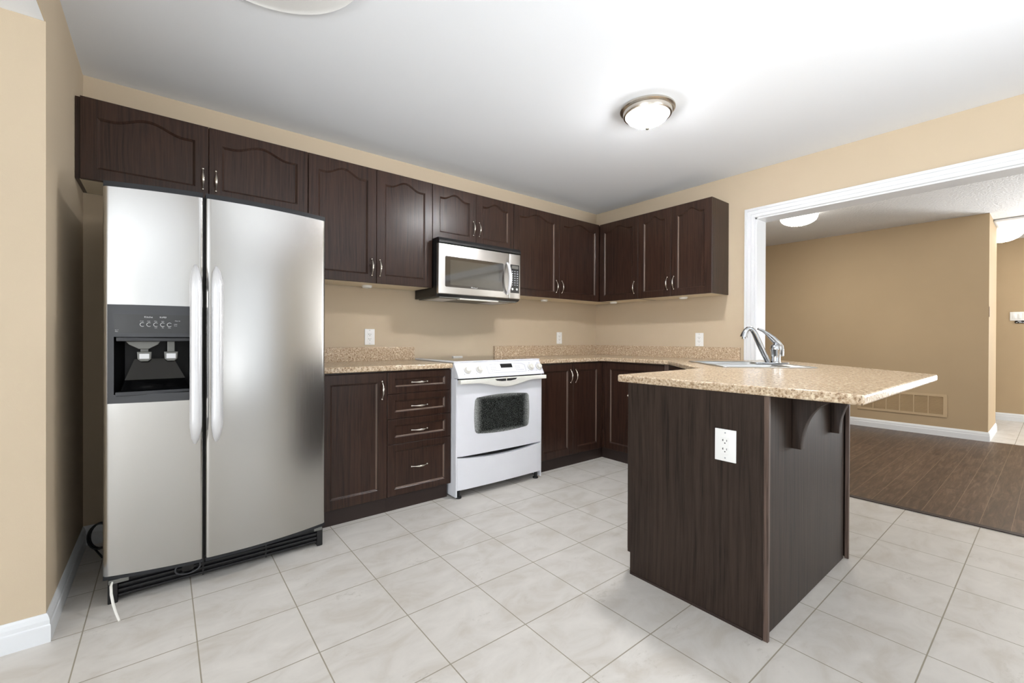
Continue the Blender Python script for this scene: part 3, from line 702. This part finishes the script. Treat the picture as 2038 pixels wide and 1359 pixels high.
# dispenser
def fpl(x, z, o): return (x, fy(x) - o, z)
def dface(x0, x1, z0, z1, o0, o1, name, mat, par, n=10, hole=None, bulge=0.0):
    """curved plate following the door between offsets o0 (back) and o1 (front)"""
    xs = [x0 + (x1 - x0) * i / n for i in range(n + 1)]
    if hole: xs = sorted(set([x for x in xs if abs(x - hole[0]) > .003 and abs(x - hole[1]) > .003] + [hole[0], hole[1]]))
    zs = sorted(set([z0, z1] + ([hole[2], hole[3]] if hole else []))); nx = len(xs)
    vs = []; fs = []
    for o in (o0, o1):
        for z in zs:
            for x in xs: vs.append(fpl(x, z, o))
    H = nx * len(zs)
    cells = []
    for j in range(len(zs) - 1):
        for i in range(nx - 1):
            if hole and hole[0] - 1e-6 <= xs[i] and xs[i + 1] <= hole[1] + 1e-6 and abs(zs[j] - hole[2]) < 1e-6: continue
            cells.append((i, j)); a = j * nx + i
            fs.append((a, a + 1, a + nx + 1, a + nx)); fs.append((H + a, H + a + 1, H + a + nx + 1, H + a + nx))
    cs = set(cells)
    for (i, j) in cells:
        a = j * nx + i
        for (di, dj, p, q) in ((-1, 0, a, a + nx), (1, 0, a + 1, a + nx + 1), (0, -1, a, a + 1), (0, 1, a + nx, a + nx + 1)):
            if (i + di, j + dj) not in cs: fs.append((p, q, H + q, H + p))
    mb = MB().faces(vs, fs).recalc()
    return mb.build(name, mat, par, smooth=30)
dsp = dface(-3.866, -3.560, 0.815, 1.215, 0.0002, 0.012, 'dispenser', GREY, dl, hole=(hx0, hx1, hz0, hz1))
dface(-3.846, -3.575, 1.100, 1.176, 0.0122, 0.0132, 'control_panel', GREYD, dl)
# cavity
yb = -0.712
mm = MB(); e = .0005
vs = [(hx0, fy(hx0) - .001, hz0), (hx1, fy(hx1) - .001, hz0), (hx1, fy(hx1) - .001, hz1), (hx0, fy(hx0) - .001, hz1),
      (hx0 + .03, yb, hz0 + .02), (hx1 - .02, yb, hz0 + .02), (hx1 - .02, yb, hz1 - .01), (hx0 + .03, yb, hz1 - .01)]
mm.faces(vs, [(0, 1, 5, 4), (1, 2, 6, 5), (2, 3, 7, 6), (3, 0, 4, 7), (4, 5, 6, 7)]); mm.build('dispenser_cavity', CAV, dl)
# sloped drip tray
m = MB()
T = [(-3.785, -.742, .992), (-3.655, -.742, .992), (-3.615, -.752, .905), (-3.815, -.752, .905), (-3.825, -.80, .865), (-3.605, -.81, .865)]
vs = [T[0], T[1], T[2], T[3], T[5], T[4]] + [(p[0], yb + .001, p[2]) for p in (T[0], T[1], T[2], T[3], T[5], T[4])]
m.faces(vs, [(0, 1, 2, 3), (3, 2, 4, 5), (0, 3, 9, 6), (3, 5, 11, 9), (1, 2, 8, 7), (2, 4, 10, 8), (5, 4, 10, 11), (0, 1, 7, 6)])
m.recalc().build('drip_tray', BLKG, dl)
m = MB(); m.box(hx0 + .006, hx1, -.812, -.800, hz0 - .004, hz0 + .012, .002); m.build('tray_lip', GREY, dl)
MB().box(hx0 + .008, hx1 - .002, -.804, -.780, hz1 - .018, hz1 - .002, .003).build('visor', GREY, dl)
m = MB(); m.prism([(-3.810, 1.066), (-3.700, 1.066), (-3.708, 1.052), (-3.738, 1.034), (-3.770, 1.034), (-3.800, 1.052)], -.775, -.735, 'xz', .002, 2); m.build('ice_chute', GREYM, dl)
for x, nm in ((-3.752, 'ice_paddle'), (-3.664, 'water_paddle')):
    m = MB(); m.box(x - .013, x + .013, -.760, -.748, .99, 1.066, .002); m.prism([(x - .024, 1.022), (x + .024, 1.022), (x + .022, .992), (x + .012, .982), (x - .012, .982), (x - .022, .992)], -.776, -.758, 'xz', .003, 2)
    pd = m.build(nm, GREYM, dl); m = MB(); m.box(x - .016, x + .016, -.7775, -.7755, .993, 1.014, .001); m.build('paddle_pad', SILV, pd)
rings = MB()
for i, x in enumerate((-3.757, -3.736, -3.714, -3.692, -3.670)):
    q = fy(x) - .0134; rings.tube([(x + .0078 * math.cos(a * math.pi / 10), q, 1.135 + .0078 * math.sin(a * math.pi / 10)) for a in range(21)], 0.0009, 6, cap=False)
rings.build('control_buttons', INK, dl)
def fwords(s, x, z, size, ink=INK): return text(s, 'lettering', ink, dl, (x, fy(x) - .0136, z), size, (R(90), 0, R(0)))
fwords('KitchenAid', -3.728, 1.1655, .0105); fwords('SUPERBA', -3.6845, 1.1652, .0090)
fwords('Crushed', -3.757, 1.149, .0048); fwords('Cubed', -3.736, 1.149, .0048); fwords('Water', -3.714, 1.149, .0048); fwords('Light', -3.692, 1.149, .0048)
fwords('Lock', -3.714, 1.122, .0048); fwords('On', -3.692, 1.122, .0048); fwords('Filter', -3.670, 1.122, .0048)
fwords('Filter Status', -3.640, 1.1515, .0050); fwords('Hold', -3.650, 1.137, .0050); fwords('3 sec', -3.650, 1.131, .0050)
text('Ice & Water', 'lettering', INK, dl, (-3.842, fy(-3.835) - .0136, 1.112), .0055, align='LEFT'); text('Filtration System', 'lettering', INK, dl, (-3.842, fy(-3.835) - .0136, 1.1055), .0055, align='LEFT')
# base grille
m = MB(); m.box(-3.866, -3.040, -.742, -.70, 0.030, 0.100)
for i in range(4): m.box(-3.835, -3.068, -.757, -.742, 0.020 + i * .020, 0.030 + i * .020, .002)
m.box(-3.866, -3.835, -.764, -.66, 0.0, 0.094, .003); m.box(-3.068, -3.040, -.762, -.66, 0.002, 0.094, .003)
for x in (-3.55, -3.30): m.box(x - .003, x + .003, -.758, -.742, .016, .092)
m.build('base_grille', BLK, c)
MB().box(-3.863, -3.800, -.775, -.755, 0.084, 0.100, .002).build('hinge', GREYM, c); MB().box(-3.085, -3.045, -.772, -.752, 0.086, 0.101, .002).build('hinge', GREYM, c)
m = MB(); m.tube([(-3.605 + .045 * math.cos(a * math.pi / 12), -.772, .072 + .026 * math.sin(a * math.pi / 12)) for a in range(25)], .0035, 8, cap=False); m.build('filter_cap_ring', GREY, c, smooth=50)
MB().lathe([(0.001, 0), (0.022, 0), (.022, .008), (0.001, .010)], (-3.605, -.757, .068), 20, Matrix.Rotation(R(90), 4, 'X')).build('filter_cap', BLKG, c, smooth=40)
# leveling feet
for x in (-3.84, -3.07):
    for y in (-.62, -.12): MB().lathe([(.02, 0), (.02, .032)], (x, y, 0), 12).build('foot', BLK, c)
o = MB().tube([(-3.850, -.785, .098), (-3.853, -.800, .090), (-3.850, -.83, .070), (-3.842, -.865, .045), (-3.832, -.90, .024), (-3.820, -.935, .006)], [.003, .0045, .0045, .0045, .004, .0035], 8, flat=.7).build('plastic_strap', BISQ, smooth=50)
tag(o, 'thin white plastic strap hanging from the refrigerator bottom onto the tile', 'strap')
# power cord loop
m = MB()
for k2 in range(2):
    m.tube([(-3.922 + .040 * math.cos(R(a)) - k2 * .006, -.30 - k2 * .01, .135 + .060 * math.sin(R(a))) for a in range(0, 361, 15)], .0045, 8, cap=False)
m.tube([(-3.882, -.29, .16), (-3.895, -.30, .185), (-3.922, -.30, .195)], .0045, 8); m.tube([(-3.947, -.30, .080), (-3.92, -.28, .02), (-3.90, -.2, .006)], .0045, 8)
tag(m.build('power_cord', BLK, smooth=50), 'coiled black power cord in the gap left of the refrigerator', 'cord')

# ---------------------------------------------------------------- microwave
MX0, MX1, MY = -2.149, -1.3865, -0.378
c = thing('microwave', 'stainless over the range microwave with a dark window', 'microwave', (0, 0, 0))
m = MB(); m.box(MX0, MX1, -.345, -.002, 1.386, 1.8125, .003); m.build('body', BLK, c)
m = MB(); m.prism([(-.345, 1.8125), (-.345, 1.774), (-.384, 1.774), (-.384, 1.790), (-.372, 1.8125)], MX0 + .001, MX1 - .001, 'yz'); 
tv = m.build('top_vent', BLK, c)
m = MB(); [m.box(MX0 + .02, MX1 - .02, -.3862, -.383, 1.7765 + i * .005, 1.779 + i * .005) for i in range(3)]; m.build('vent_slats', GREYD, tv)
def mwp(x0, x1, name, mat, par, hole=None):
    zt, zb = 1.771, 1.404
    mb = MB(); mb.box(x0, x1, MY, -.345, zb, zt, 0.006, 3); return mb.build(name, mat, par, smooth=35)
md_ = mwp(MX0, -1.506, 'door', STEELH, c)
MB().prism([(a, b) for a, b in [(p[0], p[1]) for p in rrect(.266, .112, .010, -1.830, 1.569)]], MY - .0015, MY + .001, 'xz').build('window_frame', GLASSK, md_)
MB().prism([(p[0], p[1]) for p in rrect(.221, .0915, .004, -1.833, 1.5655)], MY - .0022, MY - .0014, 'xz').build('window', MWIN, md_)
text('Whirlpool', 'lettering', INK, md_, (-1.845, MY - .0030, 1.4655), .014)
pts, rr = [], []
for i in range(21):
    t = i / 20; pts.append((-1.527, MY - .004 - .042 * math.sin(math.pi * t) ** .7, 1.440 + .250 * t)); rr.append(.0085 + .004 * math.sin(math.pi * t))
m = MB().tube(pts, rr, 14, flat=1.25, flat_dir=(1, 0, 0)); m.build('handle', SILV, md_, smooth=50)
cp = mwp(-1.504, MX1, 'control_panel', STEELH, c)
MB().box(-1.491, -1.402, MY - .0015, MY + .001, 1.453, 1.683, .0005).build('keypad', BLKG, cp)
MB().box(-1.482, -1.412, MY - .0022, MY - .0014, 1.650, 1.675).build('display', GREYM, cp)
m = MB()
for r_ in range(7):
    for q in range(3): m.box(-1.480 + q * .026, -1.466 + q * .026, MY - .0021, MY - .0014, 1.625 - r_ * .0185, 1.633 - r_ * .0185)
m.build('key_marks', INKG, cp)
for x in (-1.472, -1.426): MB().lathe([(0.001, 0), (.010, 0), (.010, .001), (.001, .001)], (x, MY - .0016, 1.484), 16, Matrix.Rotation(R(90), 4, 'X')).build('round_key', INK, cp)
m = MB(); m.box(MX0 + .02, MX1 - .02, -.352, -.03, 1.378, 1.3865, .001); ug = m.build('underside_grille', GREYM, c)
m = MB(); m.box(-1.96, -1.60, -.362, -.325, 1.372, 1.381, .002); m.build('cooktop_lens', BISQ, c)
for fx in (MX0 + .05, -1.60):
    m = MB(); m.box(fx, fx + .165, -.282, -.058, 1.3775, 1.3785)
    for i in range(12): m.box(fx + i * .014, fx + .008 + i * .014, -.28, -.06, 1.3768, 1.379)
    m.build('grease_filter', SILV, c)
MB().prism([(-.345, 1.386), (-.345, 1.405), (-.374, 1.405), (-.352, 1.386)], MX0 + .004, MX1 - .004, 'yz').build('lower_lip', GREYD, c)

# ---------------------------------------------------------------- stove
SX0, SX1 = -2.1575, -1.3875; XM = (SX0 + SX1) / 2
c = thing('stove', 'white slide in electric stove with an oven window', 'stove', (0, 0, 0))
m = MB(); m.box(SX0, SX1, -.598, -.03, 0.045, 0.908, .002); m.box(SX0 - .0025, SX0 + .008, -.640, -.03, 0.012, .809, .001); m.box(SX1 - .008, SX1 + .001, -.640, -.03, 0.012, .809, .001)
m.build('body', WHITE, c)
m = MB(); m.prism([(SX0 - .004, -.612), (SX1 + .004, -.612), (SX1 + .004, -.035), (SX0 - .004, -.035)], 0.9145, 0.926, bev=.004); ct = m.build('cooktop_frame', WHITE, c, smooth=40)
MB().box(SX0 + .022, SX1 - .022, -.590, -.060, 0.9255, 0.9272, .0006).build('cooktop_glass', COOKG, c)
m = MB(); m.box(XM - .07, XM + .02, -.075, -.050, 0.926, 0.936, .003); m.build('oven_vent', BISQ, c)
# sloped control console
m = MB(); m.prism([(-.598, .915), (-.610, .915), (-.618, .905), (-.668, .822), (-.668, .812), (-.598, .812)], SX0 - .001, SX1 + .001, 'yz', bev=.002, seg=2)
con = m.build('control_console', WHITE, c, smooth=40)
cn = Vector((0, -.083, .050)).normalized(); sl = Vector((0, -.050, -.083)).normalized()   # outward normal / down slope
def onc(x, t, o=0.0): p = Vector((x, -.618, .905)) + sl * t + cn * o; return p
RotC = cn.to_track_quat('Z', 'Y').to_matrix().to_4x4()
for x in (-2.072, -1.974, -1.502, -1.421):
    MB().lathe([(0.0275, 0), (0.0275, .0015), (.001, .002)], tuple(onc(x, .047)), 28, RotC).build('knob_shade_ring', INKG, con, smooth=40)  # grey disc painted around each knob for its shading
    kn = MB().lathe([(0.026, 0), (0.025, .004), (0.021, .006), (0.020, .020), (0.017, .024), (0.001, .025)], tuple(onc(x, .047)), 28, RotC).build('knob', BISQ, con, smooth=40)
    m = MB(); a = onc(x, .030, .0245); b_ = onc(x, .060, .0245); m.tube([tuple(a), tuple(b_)], .004, 8); m.build('knob_grip', BISQ, kn, smooth=50)
def cplate(x0, x1, t0, t1, o, name, mat, par, r=.004):
    m = MB(); vs = []
    for oo in (0.0002, o):
        vs += [tuple(onc(x, t, oo)) for x, t in ((x0, t0), (x1, t0), (x1, t1), (x0, t1))]
    m.faces(vs, [(0, 1, 2, 3), (4, 5, 6, 7), (0, 1, 5, 4), (1, 2, 6, 5), (2, 3, 7, 6), (3, 0, 4, 7)]); return m.recalc().build(name, mat, par)
cplate(-1.782, -1.678, .010, .041, .003, 'clock_display', BLKG, con)
m = MB()
def seg_outline(pts, w=.0007):
    m.tube([tuple(onc(x, t, .0006)) for x, t in pts], w, 5)
seg_outline([(-1.80, .008), (-1.88, .012), (-1.905, .024), (-1.905, .078), (-1.56, .078), (-1.555, .024), (-1.58, .012), (-1.66, .008)])
for i in range(5):
    for j in range(3):
        if j == 2 or i < 3: seg_outline([(-1.87 + i * .016, .034 + j * .014), (-1.862 + i * .016, .034 + j * .014)], .0012); seg_outline([(-1.65 + i * .016, .034 + j * .014), (-1.642 + i * .016, .034 + j * .014)], .0012)
for x in (-2.072, -1.974, -1.502, -1.421): seg_outline([(x - .002, .010), (x + .002, .010)], .0022); seg_outline([(x - .034, .076), (x - .030, .076)], .0022)
m.build('console_markings', INKG, con)
MB().box(SX0 + .012, SX1 - .002, -.640, -.600, .800, .812).build('door_gap', SLOT, c)
# oven door, slightly bowed
def bowed(x0, x1, z0, z1, yf, ybk, bow, ztop=None, name='', mat=WHITE, par=None, n=24, rnd=.006):
    vs = []; 
    for i in range(n + 1):
        t = i / n; x = x0 + (x1 - x0) * t; y = yf - bow * (1 - (2 * t - 1) ** 2)
        e = min(t, 1 - t) * (x1 - x0)
        if e < rnd: y += rnd - math.sqrt(max(0, rnd * rnd - (rnd - e) ** 2))
        zt = z1 - (ztop * (1 - (2 * t - 1) ** 2) if ztop else 0)
        vs += [(x, y, z0), (x, y, zt), (x, ybk, zt), (x, ybk, z0)]
    fs = []
    for i in range(n):
        a = i * 4
        for q in range(4): fs.append((a + q, a + (q + 1) % 4, a + 4 + (q + 1) % 4, a + 4 + q))
    fs.append((0, 1, 2, 3)); fs.append(tuple(n * 4 + q for q in range(4)))
    return MB().faces(vs, fs).recalc().build(name, mat, par, smooth=30)
od = bowed(SX0 + .009, SX1 - .001, .283, .800, -.644, -.600, .010, name='oven_door', par=c)
wpts = []
for (sx, sy, a) in ((1, 1, 0), (-1, 1, 90), (-1, -1, 180), (1, -1, 270)):
    for i in range(7):
        t = R(a + 15 * i); hu, hv, r = .243, .125, .03
        u = sx * (hu - r) + r * math.cos(t); v = sy * (hv - r) + r * math.sin(t); wpts.append((XM + u * 1.0, .549 + v))
# insert extra points for gently bowed edges
def bow_poly(P, cx, cz, kx, kz):
    out = []
    for i, p in enumerate(P):
        q = P[(i + 1) % len(P)]; d = math.hypot(q[0] - p[0], q[1] - p[1]); out.append(p)
        if d > .05:
            for j in range(1, 10):
                t = j / 10; x = p[0] + (q[0] - p[0]) * t; z = p[1] + (q[1] - p[1]) * t; b = 4 * t * (1 - t)
                if abs(q[0] - p[0]) > abs(q[1] - p[1]): z += kz * b * (1 if z > cz else -1)
                else: x += kx * b * (1 if x > cx else -1)
                out.append((x, z))
    return out
MB().prism(bow_poly(wpts, XM, .549, .006, .012), -.6545, -.640, 'xz').build('oven_window', OVENG, od)
# handle with dipped middle
top = [(SX0 + .004, .803), (SX1 + .008, .803)]
low = []
for i in range(25):
    t = i / 24; x = SX1 + .008 - (SX1 + .008 - SX0 - .004) * t; s = (t - .5) / .36
    low.append((x, .776 - (.038 * (.5 + .5 * math.cos(math.pi * s)) if abs(s) < 1 else 0)))
m = MB(); m.prism(top + low, -.690, -.652, 'xz', bev=.005, seg=3); oh = m.build('oven_handle', BISQ, od, smooth=40)
m = MB(); m.prism([(XM - .10, .797), (XM + .10, .797), (XM + .085, .786), (XM + .04, .780), (XM - .04, .780), (XM - .085, .786)], -.6915, -.689, 'xz'); m.build('handle_slot', SLOT, oh)
MB().box(XM - .003, XM + .003, -.6925, -.689, .778, .798).build('slot_divider', BISQ, oh)
bowed(SX0 + .009, SX1 - .001, .058, .276, -.647, -.600, .010, .026, name='storage_drawer', par=c)
MB().box(SX0 + .012, SX1 - .012, -.612, -.598, .24, .284).build('drawer_gap', SLOT, c)
for x, y in ((-2.128, -.622), (-1.43, -.622), (-2.10, -.10), (-1.44, -.10)):
    MB().lathe([(.020, 0), (.022, .004), (.020, .012), (.012, .016), (.012, .048)], (x, y, 0), 14).build('foot', BLK, c, smooth=40)

# ---------------------------------------------------------------- outlets and switches
def outlet(label, loc, rz, w=.0735, h=.117, decora=True, group=None):
    c = thing('wall_outlet', label, 'outlet', loc, rz, group)
    pl = MB().box(-w / 2, w / 2, -.006, -.0003, -h / 2, h / 2, .0018, 3).build('cover_plate', OUTL, c, smooth=40)
    rc_ = MB().box(-.0165, .0165, -.0078, -.0055, -.033, .033, .0008).build('receptacle', OUTL, c)
    m = MB()
    for s in (-1, 1):
        z = s * .0165
        m.box(-.0085, -.0063, -.0084, -.007, z - .001, z + .007); m.box(-.0105, -.0063, -.0084, -.007, z + .002, z + .004); m.box(.0055, .0075, -.0084, -.007, z - .001, z + .006)
        m.lathe([(.0023, 0), (.0023, .0013)], (0, -.0071, z - .0075), 12, Matrix.Rotation(R(90), 4, 'X'))
    m.build('slots', SLOT, rc_)
    m = MB(); [m.lathe([(.0028, 0), (.0028, .0008)], (0, -.006, s * .048), 12, Matrix.Rotation(R(90), 4, 'X')) for s in (-1, 1)]; m.build('screws', INKG, pl)
    return c
outlet('white wall outlet above the short countertop beside the refrigerator', (-2.5095, 0, 1.090), 0)
outlet('white wall outlet right of the stove on the back wall', (-.5625, 0, 1.0885), 0)
outlet('white wall outlet on the right wall above the sink counter', (0, -1.181, 1.0785), R(-90))
outlet('large white outlet on the dark end panel of the peninsula', (PX0, -2.3595, .6775), R(-90), .080, .122)
c = thing('light_switch', 'white triple rocker switch plate on the far hall wall', 'switch', (5.2, -2.83, 1.402), R(-90))
MB().box(-.085, .085, -.007, -.0003, -.058, .058, .002, 3).build('cover_plate', OUTL, c, smooth=40)
for x in (-.046, 0, .046): MB().box(x - .016, x + .016, -.011, -.006, -.033, .033, .002).build('rocker', OUTL, c, smooth=40)
c = thing('wall_sign', 'small black rounded tag fixed under the white switch plate', 'sign', (5.2, -2.845, 1.325), R(-90))
MB().prism(rrect(.058, .018, .012), -.010, -.0003, 'xz', .002, 2).build('plate', BLKG, c, smooth=40)
m = MB(); m.box(-.03, .0, -.011, -.0098, .006, .012); m.box(-.048, -.03, -.011, -.0098, -.009, -.004); m.box(-.02, .005, -.011, -.0098, -.009, -.004); m.box(.015, .04, -.011, -.0098, -.009, -.004); m.build('print', INK, c)
c = MB().box(3.186, 3.214, -2.694, -2.6902, 1.33, 1.44, .001).build('strike_plate', REDB); tag(c, 'small brown metal plate on the corner of the dining wall', 'plate')

# ---------------------------------------------------------------- return air grille
c = thing('air_return_grille', 'wide tan painted air return grille low on the dining room wall', 'vent', (3.18, -1.975, .339), R(-90))
GW, GH = .405, .128
m = MB(); m.box(-GW, GW, -.010, -.0003, GH - .028, GH, .002); m.box(-GW, GW, -.010, -.0003, -GH, -GH + .028, .002)
m.box(-GW, -GW + .032, -.010, -.0003, -GH + .027, GH - .027); m.box(GW - .032, GW, -.010, -.0003, -GH + .027, GH - .027); m.build('frame', GRIL, c)
for i in range(1, 6): x = -GW + .032 + (2 * GW - .064) * i / 6; MB().box(x - .005, x + .005, -.010, -.0003, -GH + .028, GH - .028).build('divider', GRIL, c)
m = MB()
for j in range(15):
    z = -GH + .034 + j * .0135
    m.faces([(-GW + .03, -.009, z - .003), (GW - .03, -.009, z - .003), (GW - .03, -.001, z + .006), (-GW + .03, -.001, z + .006)], [(0, 1, 2, 3)])
m.box(-GW + .03, GW - .03, -.0012, -.0004, -GH + .03, GH - .03); m.build('louvres', GRILD, c)

# ---------------------------------------------------------------- lights
LAMP = emis('lit_ribbed_glass', (0.98, 0.985, 1.0, 1), 7.0, down=470.0)
c = thing('ceiling_light', 'flush dome ceiling light with a nickel rim in the kitchen', 'ceiling light', (-1.470, -1.640, ZC), 0)
MB().lathe([(.001, -.0005), (.150, -.0005), (.156, -.006), (.156, -.014), (.148, -.020), (.140, -.022), (.138, -.040), (.136, -.044), (.126, -.046), (.124, -.040), (.001, -.038)], (0, 0, 0), 64).build('rim', NICK, c, smooth=35)
MB().lathe([(.124, -.040), (.121, -.050), (.108, -.066), (.086, -.081), (.060, -.093), (.032, -.101), (.001, -.103)], (0, 0, 0), 144, rib=.006, ribn=36).build('glass_shade', LAMP, c, smooth=60)
MB().lathe([(.001, -.098), (.011, -.102), (.015, -.110), (.013, -.119), (.006, -.125), (.001, -.126)], (0, 0, 0), 20).build('finial', FIN, c, smooth=50)
LAMP3 = emis('lit_frosted_hall_glass', (1.0, 0.93, 0.8, 1), 4.0, down=30.0)
LAMP2 = emis('lit_frosted_glass', (1.0, 0.96, 0.88, 1), 5.0, down=190.0)
def dome(label, loc, r, h, lit):
    c = thing('ceiling_light', label, 'ceiling light', loc)
    MB().lathe([(.001, -.0005), (r * .8, -.0005), (r * .8, -.035), (.001, -.035)], (0, 0, 0), 40).build('pan', PLAS, c, smooth=40)
    pr = [(r * .82, -.030), (r, -.034), (r * .99, -.042)]
    for i in range(1, 9): t = i / 8 * math.pi / 2; pr.append((max(r * .985 * math.cos(t), .001), -.042 - (h - .042) * math.sin(t)))
    MB().lathe(pr, (0, 0, 0), 48).build('glass_shade', lit, c, smooth=60)
    MB().lathe([(.001, -h + .004), (.009, -h), (.009, -h - .010), (.001, -h - .014)], (0, 0, 0), 14).build('finial', FIN, c, smooth=50)
dome('lit frosted dome light on the dining room ceiling seen through the opening', (1.66, -1.40, ZC), .175, .125, LAMP2)
dome('lit frosted dome light in the hall behind the dining wall corner', (4.265, -2.715, ZC), .19, .165, LAMP3)
# plaster medallion
c = MB().lathe([(.001, -.0005), (.335, -.0005), (.340, -.010), (.334, -.017), (.322, -.014), (.310, -.016), (.250, -.012), (.235, -.018), (.20, -.014), (.12, -.012), (.001, -.012)], (0, 0, 0), 96).build('ceiling_medallion', PLAS, smooth=35)
c.location = (-3.43, -1.47, ZC); tag(c, 'round white plaster medallion on the kitchen ceiling above the refrigerator side', 'ceiling medallion')
# puck lights
def puck(label, x, y):
    c = thing('puck_light', label, 'light', (x, y, 1.4515), 0)
    MB().lathe([(.001, -.0005), (.036, -.0005), (.034, -.010), (.030, -.016), (.024, -.017), (.024, -.013), (.001, -.013)], (0, 0, 0), 28).build('housing', BISQ, c, smooth=40)
    MB().lathe([(.001, -.0131), (.023, -.0131), (.023, -.015), (.001, -.0155)], (0, 0, 0), 24).build('lens', SILV, c, smooth=40)
puck('round puck light under the tall cabinet nearest the refrigerator', -2.57, -.108)
puck('round puck light under the wall cabinet right of the microwave', -.857, -.094)
puck('round puck light under the single door corner cabinet', -.173, -.374)
puck('round puck light under the double door cabinet at the run end', -.115, -1.092)
